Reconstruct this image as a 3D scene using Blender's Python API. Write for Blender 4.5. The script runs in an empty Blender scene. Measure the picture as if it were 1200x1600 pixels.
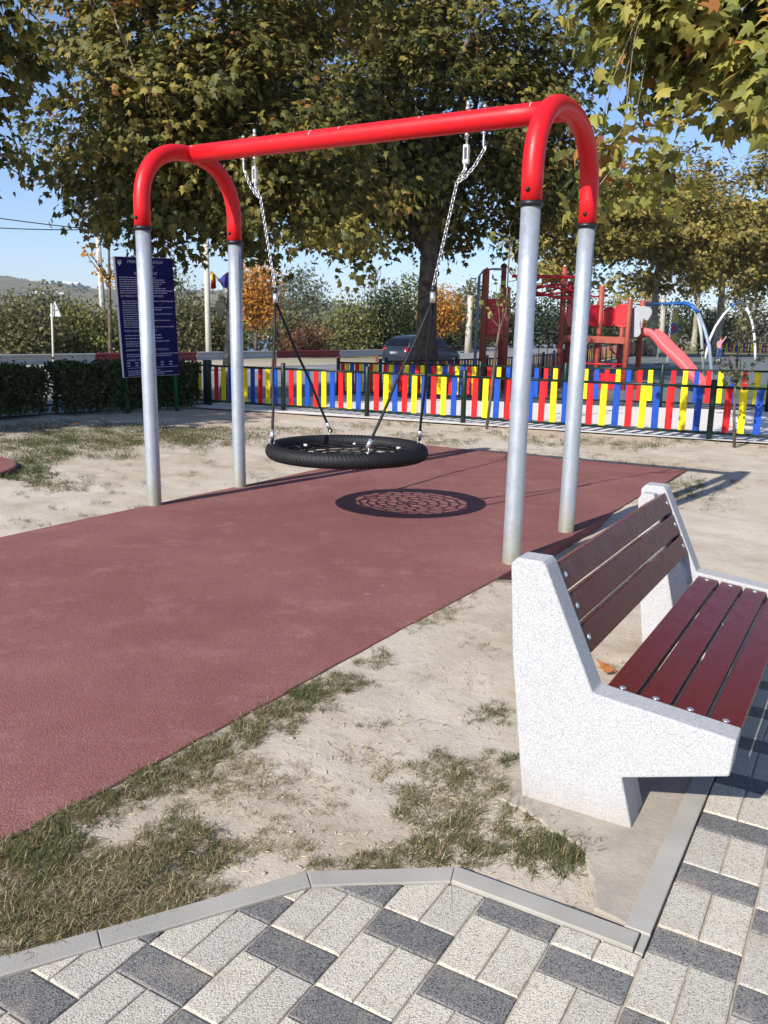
import bpy, bmesh, math, random
import numpy as np
from mathutils import Vector, Matrix

rng = np.random.default_rng(7)
random.seed(7)
scene = bpy.context.scene
C = scene.collection

# ------------------------------------------------------------------ camera
FPX, PITCH, ROLL, CAMH = 1311.94, 0.20698, 0.02083, 1.3985
_f = Vector((0, math.cos(PITCH), -math.sin(PITCH)))
_r = Vector((1, 0, 0))
_u = _r.cross(_f)
RT = math.cos(ROLL) * _r + math.sin(ROLL) * _u
UP = -math.sin(ROLL) * _r + math.cos(ROLL) * _u
CAM = Vector((0, 0, CAMH))
cam_data = bpy.data.cameras.new('camera')
cam_data.sensor_fit = 'VERTICAL'
cam_data.sensor_height = 24.0
cam_data.lens = FPX / 1600 * 24.0
cam_data.clip_start = 0.05
cam_data.clip_end = 12000
cam = bpy.data.objects.new('camera', cam_data)
M = Matrix.Identity(4)
for i in range(3):
    M[i][0] = RT[i]; M[i][1] = UP[i]; M[i][2] = -_f[i]; M[i][3] = CAM[i]
cam.matrix_world = M
C.objects.link(cam)
scene.camera = cam

# ------------------------------------------------------------------ light
SUN_AZ, SUN_EL = math.radians(39 + 180), math.radians(32)     # the sun stands behind the camera, to its left
world = bpy.data.worlds.new('World')
scene.world = world
world.use_nodes = True
wn = world.node_tree
sky = wn.nodes.new('ShaderNodeTexSky')
sky.sky_type = 'NISHITA'
sky.sun_disc = False
sky.sun_elevation = SUN_EL
sky.sun_rotation = SUN_AZ
sky.air_density = 1.0
sky.dust_density = 0.2
sky.ozone_density = 6.0
bg = wn.nodes['Background']
bg.inputs['Strength'].default_value = 0.11
tint_ = wn.nodes.new('ShaderNodeMix'); tint_.data_type = 'RGBA'; tint_.blend_type = 'MULTIPLY'; tint_.inputs[0].default_value = 1.0
tint_.inputs[7].default_value = (1.09, 0.98, 0.99, 1)
wn.links.new(sky.outputs[0], tint_.inputs[6]); wn.links.new(tint_.outputs[2], bg.inputs['Color'])
sun = bpy.data.lights.new('sun', 'SUN')
sun.energy = 4.5
sun.angle = math.radians(0.53)
sun.color = (1.0, 0.95, 0.88)
sun_o = bpy.data.objects.new('sun', sun)
sd = Vector((math.sin(SUN_AZ) * math.cos(SUN_EL), math.cos(SUN_AZ) * math.cos(SUN_EL), math.sin(SUN_EL)))
sun_o.rotation_euler = sd.to_track_quat('Z', 'Y').to_euler()
sun_o.location = (-20, -25, 30)
C.objects.link(sun_o)
scene.view_settings.view_transform = 'Standard'
scene.view_settings.look = 'None'
scene.view_settings.gamma = 1.0
scene.view_settings.exposure = 0.68
scene.render.engine = 'CYCLES'
scene.cycles.use_denoising = True
scene.cycles.max_bounces = 8
scene.cycles.transparent_max_bounces = 4


# ------------------------------------------------------------------ helpers
def ray(x, y):
    x, y = float(x), float(y)
    return _f + (x - 600) / FPX * RT - (y - 800) / FPX * UP

def G(x, y, z=0.0):                      # photo pixel -> point on the level z
    d = ray(x, y)
    return CAM + d * ((z - CAMH) / d.z)

def AY(x, y, Y):                         # photo pixel -> point at the distance Y
    d = ray(x, y)
    return CAM + d * (Y / d.y)

EU = Vector((0.86316, -0.50493, 0)); EV = Vector((0.50493, 0.86316, 0))
def W(u, v, z=0.0):                      # the paving grid: u across, v along the bench and the swing
    return EU * u + EV * v + Vector((0, 0, z))

def sstep(a, b, x):
    t = np.clip((np.asarray(x, float) - a) / (b - a), 0, 1)
    return t * t * (3 - 2 * t)

def zg(X, Y):                            # gentle rise of the far playground
    return sstep(1, 8, X) * (0.07 * sstep(13, 17, Y) + 0.45 * sstep(20, 55, Y))

def zgf(X, Y):
    return float(zg(X, Y))

def S(r, g, b, a=1.0):                   # sRGB 0..255 -> linear
    def c(v):
        v = v / 255
        return v / 12.92 if v <= 0.04045 else ((v + 0.055) / 1.055) ** 2.4
    return (c(r), c(g), c(b), a)

class MB:
    def __init__(s):
        s.v = []; s.f = []; s.smooth = []; s.mi = []
    def add(s, vs, fs, smooth=False, mi=0):
        o = len(s.v)
        s.v += [tuple(p) for p in vs]
        for f in fs:
            s.f.append(tuple(i + o for i in f)); s.smooth.append(smooth); s.mi.append(mi)
        return s
    def box(s, cen, d, M=None, bev=0.0, mi=0):
        x, y, z = d[0] / 2, d[1] / 2, d[2] / 2
        if bev <= 0:
            vs = [Vector((sx * x, sy * y, sz * z)) for sz in (-1, 1) for sy in (-1, 1) for sx in (-1, 1)]
            fs = [(0, 2, 3, 1), (4, 5, 7, 6), (0, 1, 5, 4), (2, 6, 7, 3), (0, 4, 6, 2), (1, 3, 7, 5)]
        else:
            b = min(bev, x * .9, y * .9, z * .9)
            vs = []; idx = {}
            for sx in (-1, 1):
                for sy in (-1, 1):
                    for sz in (-1, 1):
                        for k, p in enumerate(((x, y - b, z - b), (x - b, y, z - b), (x - b, y - b, z))):
                            idx[sx, sy, sz, k] = len(vs)
                            vs.append(Vector((sx * p[0], sy * p[1], sz * p[2])))
            fs = []
            for sgn in (-1, 1):
                fs.append([idx[sgn, a, c, 0] for a, c in ((-1, -1), (1, -1), (1, 1), (-1, 1))])
                fs.append([idx[a, sgn, c, 1] for a, c in ((-1, -1), (1, -1), (1, 1), (-1, 1))])
                fs.append([idx[a, c, sgn, 2] for a, c in ((-1, -1), (1, -1), (1, 1), (-1, 1))])
            for a in (-1, 1):
                for c in (-1, 1):
                    fs.append([idx[a, c, -1, 0], idx[a, c, 1, 0], idx[a, c, 1, 1], idx[a, c, -1, 1]])
                    fs.append([idx[a, -1, c, 0], idx[a, 1, c, 0], idx[a, 1, c, 2], idx[a, -1, c, 2]])
                    fs.append([idx[-1, a, c, 1], idx[1, a, c, 1], idx[1, a, c, 2], idx[-1, a, c, 2]])
                    for e in (-1, 1):
                        fs.append([idx[a, c, e, 0], idx[a, c, e, 1], idx[a, c, e, 2]])
        cen = Vector(cen)
        vs = [(M @ p if M else p) + cen for p in vs]
        return s.add(vs, fs, False, mi)
    def tube(s, pts, r, n=10, cap=True, mi=0, smooth=True):
        pts = [Vector(p) for p in pts]
        rs = r if isinstance(r, (list, tuple)) else [r] * len(pts)
        ref = None; vs = []
        for i, p in enumerate(pts):
            t = (pts[min(i + 1, len(pts) - 1)] - pts[max(i - 1, 0)])
            if t.length < 1e-9: t = Vector((0, 0, 1))
            t.normalize()
            if ref is None:
                ref = t.orthogonal().normalized()
            ref = (ref - t * ref.dot(t))
            if ref.length < 1e-6: ref = t.orthogonal()
            ref.normalize()
            b = t.cross(ref)
            for k in range(n):
                a = 2 * math.pi * k / n
                vs.append(p + (ref * math.cos(a) + b * math.sin(a)) * rs[i])
        fs = []
        for i in range(len(pts) - 1):
            for k in range(n):
                k2 = (k + 1) % n
                fs.append((i * n + k, i * n + k2, (i + 1) * n + k2, (i + 1) * n + k))
        s.add(vs, fs, smooth, mi)
        if cap:
            o = len(s.v) - len(vs)
            s.f.append(tuple(o + k for k in reversed(range(n)))); s.smooth.append(False); s.mi.append(mi)
            e = o + (len(pts) - 1) * n
            s.f.append(tuple(e + k for k in range(n))); s.smooth.append(False); s.mi.append(mi)
        return s
    def prism(s, poly, vec, mi=0):        # polygon (3D points) swept along vec
        poly = [Vector(p) for p in poly]; vec = Vector(vec); n = len(poly)
        vs = poly + [p + vec for p in poly]
        fs = [tuple(reversed(range(n))), tuple(range(n, 2 * n))]
        fs += [(k, (k + 1) % n, n + (k + 1) % n, n + k) for k in range(n)]
        return s.add(vs, fs, False, mi)
    def sphere(s, c, r, n=10, m=6, mi=0, sc=(1, 1, 1)):
        c = Vector(c); vs = []; fs = []
        for j in range(m + 1):
            th = math.pi * j / m
            for k in range(n):
                a = 2 * math.pi * k / n
                vs.append(c + Vector((r * sc[0] * math.sin(th) * math.cos(a), r * sc[1] * math.sin(th) * math.sin(a), r * sc[2] * math.cos(th))))
        for j in range(m):
            for k in range(n):
                fs.append((j * n + k, (j + 1) * n + k, (j + 1) * n + (k + 1) % n, j * n + (k + 1) % n))
        return s.add(vs, fs, True, mi)
    def mesh(s, name, mats, fixn=True):
        me = bpy.data.meshes.new(name)
        me.from_pydata(s.v, [], s.f)
        if not isinstance(mats, (list, tuple)): mats = [mats]
        for m in mats: me.materials.append(m)
        me.polygons.foreach_set('use_smooth', s.smooth)
        me.polygons.foreach_set('material_index', s.mi)
        if fixn:
            bm = bmesh.new(); bm.from_mesh(me)
            bmesh.ops.recalc_face_normals(bm, faces=bm.faces)
            bm.to_mesh(me); bm.free()
        me.update()
        return me
    def build(s, name, mats, parent=None, fixn=True):
        return link(name, s.mesh(name, mats, fixn), parent)

def link(name, me, parent=None, mw=None):
    o = bpy.data.objects.new(name, me)
    C.objects.link(o)
    if parent is not None:
        o.parent = parent
    if mw is not None:
        o.matrix_basis = mw
    return o

def tag(o, label, cat, group=None):
    o['label'] = label; o['category'] = cat
    if group: o['group'] = group
    return o

def thing(name, label, cat, loc=(0, 0, 0), rz=0.0, group=None):
    o = bpy.data.objects.new(name, None)
    o.empty_display_size = 0.1
    C.objects.link(o)
    o.location = loc; o.rotation_euler = (0, 0, rz)
    return tag(o, label, cat, group)

def struct(o):
    o['kind'] = 'structure'; return o

def stuff(o):
    o['kind'] = 'stuff'; return o

# ------------------------------------------------------------------ materials
class NT:
    def __init__(s, name):
        s.m = bpy.data.materials.new(name); s.m.use_nodes = True
        s.t = s.m.node_tree; s.b = s.t.nodes['Principled BSDF']; s.out = s.t.nodes['Material Output']
        s.tc = s.t.nodes.new('ShaderNodeTexCoord')
    def n(s, typ, **kw):
        nd = s.t.nodes.new(typ)
        for k, v in kw.items():
            if k in nd.inputs.keys(): nd.inputs[k].default_value = v
            else: setattr(nd, k, v)
        return nd
    def l(s, a, b): s.t.links.new(a, b)
    def noise(s, scale, detail=4, rough=.6, co='Object', dist=0.0):
        nd = s.n('ShaderNodeTexNoise', Scale=scale, Detail=detail, Roughness=rough, Distortion=dist)
        s.l(s.tc.outputs[co], nd.inputs['Vector']); return nd.outputs['Fac']
    def vor(s, scale, feature='F1', out='Distance', co='Object'):
        nd = s.n('ShaderNodeTexVoronoi', Scale=scale); nd.feature = feature
        s.l(s.tc.outputs[co], nd.inputs['Vector']); return nd.outputs[out]
    def ramp(s, fac, stops):
        nd = s.n('ShaderNodeValToRGB')
        e = nd.color_ramp.elements
        e[0].position, e[0].color = stops[0]; e[1].position, e[1].color = stops[-1]
        for p, c in stops[1:-1]:
            k = e.new(p); k.color = c
        s.l(fac, nd.inputs['Fac']); return nd.outputs['Color']
    def mix(s, fac, a, b, mode='MIX'):
        nd = s.n('ShaderNodeMix'); nd.data_type = 'RGBA'; nd.blend_type = mode
        if hasattr(fac, 'node'): s.l(fac, nd.inputs[0])
        else: nd.inputs[0].default_value = fac
        for sock, val in ((nd.inputs[6], a), (nd.inputs[7], b)):
            if hasattr(val, 'node'): s.l(val, sock)
            else: sock.default_value = val
        return nd.outputs[2]
    def math(s, op, a, b=0.0):
        nd = s.n('ShaderNodeMath'); nd.operation = op
        for sock, val in zip(nd.inputs, (a, b)):
            if hasattr(val, 'node'): s.l(val, sock)
            else: sock.default_value = val
        return nd.outputs[0]
    def bump(s, h, strength=.3, dist=.01):
        nd = s.n('ShaderNodeBump', Strength=strength, Distance=dist)
        s.l(h, nd.inputs['Height'])
        s.l(nd.outputs['Normal'], s.b.inputs['Normal'])
    def rnd(s):
        return s.n('ShaderNodeObjectInfo').outputs['Random']
    def done(s, col=None, rough=.7, metal=0.0, spec=.5):
        if col is not None:
            if hasattr(col, 'node'): s.l(col, s.b.inputs['Base Color'])
            else: s.b.inputs['Base Color'].default_value = col
        if hasattr(rough, 'node'): s.l(rough, s.b.inputs['Roughness'])
        else: s.b.inputs['Roughness'].default_value = rough
        s.b.inputs['Metallic'].default_value = metal
        s.b.inputs['Specular IOR Level'].default_value = spec
        return s.m

def sc(c, k): return (c[0] * k, c[1] * k, c[2] * k, 1)

def plain(name, col, rough=.6, var=.18, scale=6, bump=0.0, bscale=80, metal=0.0, spec=.5, rnd=0.0):
    t = NT(name)
    c = t.ramp(t.noise(scale, 5), [(.3, sc(col, 1 - var)), (.7, sc(col, 1 + var))])
    if rnd:
        c = t.mix(1.0, c, t.ramp(t.rnd(), [(0, (1 - rnd,) * 3 + (1,)), (1, (1 + rnd,) * 3 + (1,))]), 'MULTIPLY')
    if bump: t.bump(t.noise(bscale, 3), bump, .004)
    return t.done(c, rough, metal, spec)

def leafmat(name, stops, trans=.35, rough=.55):
    t = NT(name)
    at = t.n('ShaderNodeAttribute'); at.attribute_name = 'tint'
    c = t.ramp(at.outputs['Fac'], stops)
    t.done(c, rough, 0, .35)
    tr = t.n('ShaderNodeBsdfTranslucent'); t.l(c, tr.inputs['Color'])
    mx = t.n('ShaderNodeMixShader'); mx.inputs[0].default_value = trans
    t.l(t.b.outputs[0], mx.inputs[1]); t.l(tr.outputs[0], mx.inputs[2]); t.l(mx.outputs[0], t.out.inputs['Surface'])
    return t.m

MAT = {}
# red paint
t = NT('red_paint')
c = t.mix(t.ramp(t.noise(9, 6), [(.62, (0, 0, 0, 1)), (.8, (.5, .5, .5, 1))]), S(204, 24, 32), S(178, 16, 24))
MAT['red_paint'] = t.done(c, t.ramp(t.noise(14, 4), [(.3, (.34,) * 3 + (1,)), (.7, (.5,) * 3 + (1,))]), 0, .32)
# galvanised steel
t = NT('galvanised')
v = t.vor(70, 'F1', 'Color')
bw = t.n('ShaderNodeRGBToBW'); t.l(v, bw.inputs[0])
c = t.mix(t.noise(5, 6), S(158, 166, 175), S(200, 207, 214))
c = t.mix(t.math('MULTIPLY', bw.outputs[0], .25), c, S(120, 130, 138))
geo = t.n('ShaderNodeNewGeometry'); sx = t.n('ShaderNodeSeparateXYZ'); t.l(geo.outputs['Position'], sx.inputs[0])
foot = t.ramp(sx.outputs['Z'], [(0.0, (1, 1, 1, 1)), (.32, (0, 0, 0, 1))])
foot = t.math('MULTIPLY', foot, t.noise(12, 5))
c = t.mix(t.math('MULTIPLY', foot, 1.1), c, S(158, 152, 98))
t.bump(t.noise(120, 3), .08, .002)
MAT['galv'] = t.done(c, t.ramp(t.noise(18, 5), [(.3, (.38,) * 3 + (1,)), (.7, (.56,) * 3 + (1,))]), .55, .5)
MAT['zinc'] = plain('zinc_hardware', S(205, 208, 210), .35, .1, 40, metal=.8)
MAT['white_plastic'] = plain('white_plastic', S(212, 212, 208), .4, .06, 30)
MAT['black_plastic'] = plain('black_plastic', S(26, 26, 28), .45, .2, 30)
MAT['black_rope'] = plain('black_rope', S(24, 24, 27), .6, .25, 60, bump=.4, bscale=240, spec=.35)
# white terrazzo concrete
t = NT('bench_concrete')
f1 = t.vor(520, 'F1', 'Color'); b1 = t.n('ShaderNodeRGBToBW'); t.l(f1, b1.inputs[0])
c = t.mix(t.ramp(b1.outputs[0], [(.30, (1, 1, 1, 1)), (.44, (0, 0, 0, 1))]), S(188, 188, 188), S(148, 149, 151))
c = t.mix(t.ramp(t.noise(3, 5), [(.4, (0, 0, 0, 1)), (.75, (.35, .35, .35, 1))]), c, S(176, 175, 173))
t.bump(t.math('ADD', t.noise(300, 3), t.math('MULTIPLY', b1.outputs[0], .6)), .55, .004)
ge = t.n('ShaderNodeNewGeometry'); sp = t.n('ShaderNodeSeparateXYZ'); t.l(ge.outputs['Position'], sp.inputs[0])
grime = t.math('MULTIPLY', t.ramp(t.math('ADD', sp.outputs['Z'], t.math('MULTIPLY', t.noise(14, 5), .12)), [(.03, (1, 1, 1, 1)), (.16, (0, 0, 0, 1))]), .55)
c = t.mix(grime, c, S(158, 144, 124))
pore = t.ramp(t.noise(75, 2, .5), [(.73, (0, 0, 0, 1)), (.77, (.7, .7, .7, 1))])
c = t.mix(pore, c, S(120, 118, 114))
c = t.mix(t.ramp(t.noise(5, 7, .7, dist=.5), [(.58, (0, 0, 0, 1)), (.76, (.4, .4, .4, 1))]), c, S(166, 160, 148))
MAT['bench_concrete'] = t.done(c, .85, 0, .3)
# varnished slats
t = NT('bench_varnish')
mp = t.n('ShaderNodeMapping'); mp.inputs['Scale'].default_value = (60, 3, 60); t.l(t.tc.outputs['Object'], mp.inputs['Vector'])
gn = t.n('ShaderNodeTexNoise', Scale=1.0, Detail=6, Roughness=.6); t.l(mp.outputs[0], gn.inputs['Vector'])
c = t.mix(gn.outputs['Fac'], S(80, 26, 22), S(102, 36, 30))
chip = t.ramp(t.noise(55, 6, .7), [(.735, (0, 0, 0, 1)), (.76, (1, 1, 1, 1))])
c = t.mix(t.math('MULTIPLY', chip, t.ramp(t.noise(4.5, 2), [(.52, (0, 0, 0, 1)), (.62, (.8, .8, .8, 1))])), c, S(170, 140, 120))
t.bump(gn.outputs['Fac'], .05, .002)
MAT['varnish'] = t.done(c, t.ramp(t.noise(20, 5), [(.3, (.2,) * 3 + (1,)), (.7, (.34,) * 3 + (1,))]), 0, .14)
# red rubber crumb
t = NT('rubber_crumb')
cr = t.vor(210, 'F1', 'Color'); b1 = t.n('ShaderNodeRGBToBW'); t.l(cr, b1.inputs[0])
c = t.ramp(t.noise(1.1, 6, .62), [(.3, S(144, 94, 89)), (.55, S(158, 107, 102)), (.75, S(170, 122, 115))])
c = t.mix(t.math('MULTIPLY', b1.outputs[0], .6), c, S(98, 55, 52))
du = t.ramp(t.noise(3.2, 10, .78), [(.52, (0, 0, 0, 1)), (.72, (.6, .6, .6, 1))])
c = t.mix(du, c, S(172, 132, 124))
st = t.ramp(t.noise(.55, 3, .5, dist=.6), [(.6, (0, 0, 0, 1)), (.74, (.4, .4, .4, 1))])
c = t.mix(st, c, S(106, 62, 61))
sp = t.ramp(t.noise(26, 6, .75), [(.72, (0, 0, 0, 1)), (.78, (.8, .8, .8, 1))])
c = t.mix(sp, c, S(196, 170, 156))
gq = t.n('ShaderNodeNewGeometry')
dotv = t.n('ShaderNodeVectorMath'); dotv.operation = 'DISTANCE'; t.l(gq.outputs['Position'], dotv.inputs[0]); dotv.inputs[1].default_value = (-.27, 6.4, 0)
scuff = t.math('MULTIPLY', t.ramp(t.math('MULTIPLY', dotv.outputs['Value'], .5), [(.2, (1, 1, 1, 1)), (.62, (0, 0, 0, 1))]), t.noise(2.2, 7, .7))
c = t.mix(t.math('MULTIPLY', scuff, .6), c, S(112, 66, 64))
mk = t.ramp(t.noise(7, 3, .5, dist=1.5), [(.73, (0, 0, 0, 1)), (.76, (.55, .55, .55, 1))])
c = t.mix(mk, c, S(186, 150, 140))
t.bump(t.math('ADD', b1.outputs[0], t.noise(160, 3)), 1.0, .006)
MAT['rubber'] = t.done(c, .92, 0, .2)
# paver
def paver_mat(name, lo, mid, hi, speck, amt):
    t = NT(name)
    ge = t.n('ShaderNodeNewGeometry')
    v = t.n('ShaderNodeTexVoronoi', Scale=420.0); t.l(ge.outputs['Position'], v.inputs['Vector'])
    b = t.n('ShaderNodeRGBToBW'); t.l(v.outputs['Color'], b.inputs[0])
    c = t.ramp(b.outputs[0], [(.15, lo), (.42, mid), (.75, hi)])
    c = t.mix(t.ramp(b.outputs[0], [(amt, (1, 1, 1, 1)), (amt + .07, (0, 0, 0, 1))]), c, speck)
    nz = t.n('ShaderNodeTexNoise', Scale=7.0, Detail=6.0, Roughness=.7); t.l(ge.outputs['Position'], nz.inputs['Vector'])
    c = t.mix(t.ramp(nz.outputs['Fac'], [(.52, (0, 0, 0, 1)), (.78, (.65, .65, .65, 1))]), c, S(176, 160, 138))
    c = t.mix(1.0, c, t.ramp(t.rnd(), [(0, (.86, .86, .87, 1)), (1, (1.1, 1.08, 1.05, 1))]), 'MULTIPLY')
    n2 = t.n('ShaderNodeTexNoise', Scale=230.0, Detail=3.0); t.l(ge.outputs['Position'], n2.inputs['Vector'])
    t.bump(t.math('ADD', b.outputs[0], n2.outputs['Fac']), .7, .005)
    return t.done(c, .9, 0, .3)
MAT['paver_light'] = paver_mat('paver_light', S(184, 177, 160), S(201, 194, 177), S(212, 206, 191), S(138, 131, 120), .20)
MAT['paver_dark'] = paver_mat('paver_dark', S(98, 97, 95), S(116, 115, 113), S(140, 138, 135), S(72, 72, 71), .25)
MAT['kerb'] = plain('kerb_concrete', S(160, 156, 146), .88, .14, 3, bump=.3, bscale=200, rnd=.04)
MAT['footing'] = plain('footing_concrete', S(160, 150, 136), .92, .16, 9, bump=.6, bscale=70)
MAT['joint_sand'] = plain('joint_sand', S(172, 160, 142), .95, .25, 30, bump=.5, bscale=200)
# ground
t = NT('dirt')
big = t.noise(.5, 6, .6); mid = t.noise(2.6, 8, .68); fine = t.noise(28, 6, .7); gr = t.noise(150, 4, .7)
c = t.ramp(mid, [(.28, S(160, 144, 124)), (.5, S(184, 169, 149)), (.72, S(200, 187, 169))])
c = t.mix(t.ramp(big, [(.42, (0, 0, 0, 1)), (.66, (.55, .55, .55, 1))]), c, S(206, 198, 186))
c = t.mix(t.ramp(fine, [(.55, (0, 0, 0, 1)), (.74, (.5, .5, .5, 1))]), c, S(126, 106, 86))
peb = t.vor(55, 'F1', 'Distance')
pm = t.math('MULTIPLY', t.ramp(peb, [(.10, (1, 1, 1, 1)), (.2, (0, 0, 0, 1))]), t.ramp(t.noise(9, 4), [(.5, (0, 0, 0, 1)), (.62, (1, 1, 1, 1))]))
c = t.mix(t.math('MULTIPLY', pm, .6), c, S(150, 142, 132))
ge = t.n('ShaderNodeNewGeometry'); sp = t.n('ShaderNodeSeparateXYZ'); t.l(ge.outputs['Position'], sp.inputs[0])
far = t.ramp(t.math('MULTIPLY', sp.outputs['Y'], .005), [(.16, (0, 0, 0, 1)), (.3, (1, 1, 1, 1))])
c = t.mix(far, c, t.ramp(t.noise(.05, 5), [(.35, S(92, 98, 62)), (.65, S(140, 128, 92))]))
t.bump(t.math('ADD', t.math('ADD', mid, t.math('MULTIPLY', fine, .5)), t.math('MULTIPLY', gr, .25)), .6, .02)
MAT['dirt'] = t.done(c, .95, 0, .15)
t = NT('asphalt')
c = t.mix(t.noise(1.3, 7, .7), S(112, 112, 114), S(146, 144, 142))
t.bump(t.noise(90, 4), .4, .006)
MAT['asphalt'] = t.done(c, .9, 0, .3)
# light footpath with joints
t = NT('footpath_slabs')
br = t.n('ShaderNodeTexBrick', Scale=1.0); br.offset = .5
mp = t.n('ShaderNodeMapping'); mp.inputs['Rotation'].default_value = (0, 0, .55); mp.inputs['Scale'].default_value = (3.2, 3.2, 3.2)
t.l(t.tc.outputs['Object'], mp.inputs['Vector']); t.l(mp.outputs[0], br.inputs['Vector'])
br.inputs['Color1'].default_value = S(230, 227, 221); br.inputs['Color2'].default_value = S(218, 214, 208); br.inputs['Mortar'].default_value = S(176, 170, 162)
br.inputs['Mortar Size'].default_value = .012
c = t.mix(t.math('MULTIPLY', t.noise(2, 6), .5), br.outputs['Color'], S(206, 200, 190))
MAT['footpath'] = t.done(c, .9, 0, .2)
MAT['play_ground'] = plain('dark_play_surface', S(98, 104, 104), .95, .22, 1.2, bump=.3)
MAT['lawn'] = plain('lawn_soil', S(86, 98, 52), .95, .35, 1.5, bump=.6, bscale=30)
MAT['white_line'] = plain('road_paint', S(214, 214, 208), .8, .1, 4)
MAT['fence_green'] = plain('fence_green_paint', S(16, 38, 30), .4, .2, 10, spec=.35)
MAT['fence_red'] = plain('fence_red_paint', S(196, 16, 22), .5, .2, 9, spec=.3, rnd=.1)
MAT['fence_yellow'] = plain('fence_yellow_paint', S(228, 202, 8), .5, .2, 9, spec=.3, rnd=.07)
MAT['fence_blue'] = plain('fence_blue_paint', S(8, 66, 158), .5, .2, 9, spec=.3, rnd=.12)
MAT['tower_wood'] = plain('tower_stained_wood', S(150, 68, 52), .6, .22, 9, bump=.3, bscale=30, rnd=.1)
MAT['tower_red'] = plain('tower_red_panel', S(190, 22, 34), .4, .1, 5, rnd=.06)
MAT['slide'] = plain('slide_faded_red_plastic', S(214, 92, 96), .45, .08, 3, spec=.3)
MAT['grey_panel'] = plain('grey_panel', S(176, 178, 180), .5, .06, 5)
MAT['dark_blue'] = plain('dark_blue_panel', S(28, 34, 62), .5, .1, 5)
MAT['blue_tube'] = plain('blue_tube_paint', S(30, 92, 172), .35, .1, 6)
MAT['white_tube'] = plain('white_tube_paint', S(206, 208, 210), .4, .08, 6)
MAT['grey_tube'] = plain('grey_tube_paint', S(132, 146, 166), .4, .1, 6)
MAT['concrete_pole'] = plain('pole_concrete', S(186, 180, 166), .85, .12, 3, bump=.2)
MAT['rail_white'] = plain('guardrail_galvanised', S(176, 176, 172), .5, .12, 3, metal=.2)
MAT['rail_red'] = plain('guardrail_red_paint', S(122, 24, 28), .5, .15, 3)
MAT['board_blue'] = plain('board_navy_print', S(16, 13, 70), .6, .08, 3, spec=.12)
MAT['board_text'] = plain('board_white_print', S(150, 150, 170), .6, .05, 3)
MAT['board_white'] = plain('board_edge_white', S(205, 206, 210), .5, .08, 8)
MAT['post_green'] = plain('post_green_paint', S(20, 84, 44), .45, .15, 8)
MAT['bark_plane'] = None
t = NT('plane_bark')
pv = t.vor(5.5, 'F1', 'Color'); b1 = t.n('ShaderNodeRGBToBW'); t.l(pv, b1.inputs[0])
c = t.ramp(t.noise(3.5, 7, .65, dist=.6), [(.32, S(96, 84, 68)), (.5, S(142, 134, 116)), (.66, S(188, 182, 162))])
t.bump(t.noise(9, 6), .6, .03)
MAT['bark_plane'] = t.done(c, .9, 0, .2)
t = NT('dark_bark')
c = t.ramp(t.noise(6, 7, .65), [(.32, S(62, 54, 46)), (.66, S(116, 106, 92))])
t.bump(t.noise(14, 6), .6, .02)
MAT['bark_dark'] = t.done(c, .9, 0, .2)
MAT['leaf_plane'] = leafmat('plane_leaf', [(0, S(52, 58, 26)), (.35, S(88, 90, 40)), (.62, S(124, 116, 54)), (.84, S(172, 154, 76)), (.93, S(152, 104, 56)), (1, S(104, 66, 40))])
MAT['leaf_near'] = leafmat('plane_leaf_near', [(0, S(66, 74, 32)), (.35, S(108, 114, 52)), (.62, S(146, 144, 70)), (.86, S(178, 162, 84)), (.94, S(166, 112, 60)), (1, S(120, 74, 44))])
MAT['leaf_gold'] = leafmat('golden_leaf', [(0, S(140, 90, 34)), (.5, S(190, 134, 50)), (1, S(208, 164, 78))])
MAT['leaf_shrub'] = leafmat('shrub_leaf', [(0, S(64, 68, 40)), (.5, S(102, 102, 64)), (1, S(140, 132, 90))])
MAT['leaf_grey'] = leafmat('willow_leaf', [(0, S(82, 92, 74)), (.5, S(118, 126, 102)), (1, S(148, 154, 128))])
MAT['leaf_dark'] = leafmat('dark_shrub_leaf', [(0, S(26, 38, 22)), (.5, S(50, 66, 34)), (1, S(84, 94, 50))])
MAT['leaf_lime'] = leafmat('lime_shrub_leaf', [(0, S(76, 84, 40)), (.5, S(116, 120, 62)), (1, S(152, 146, 86))])
MAT['leaf_autumn'] = leafmat('far_plane_leaf', [(0, S(92, 88, 44)), (.5, S(146, 134, 66)), (1, S(190, 166, 86))])
MAT['leaf_rust'] = leafmat('rust_shrub_leaf', [(0, S(84, 56, 38)), (.5, S(124, 84, 58)), (1, S(150, 112, 80))])
MAT['leaf_hedge'] = leafmat('hedge_leaf', [(0, S(34, 44, 22)), (.5, S(62, 74, 36)), (1, S(98, 102, 54))], .2)
MAT['grass'] = leafmat('grass_blade', [(0, S(56, 70, 34)), (.32, S(92, 102, 56)), (.48, S(116, 108, 70)), (.6, S(110, 92, 66)), (.76, S(160, 140, 106)), (1, S(196, 180, 148))], .2, .75)
MAT['dry_leaf'] = plain('fallen_dry_leaf', S(176, 110, 54), .7, .3, 30, bump=.5, bscale=60)

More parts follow.
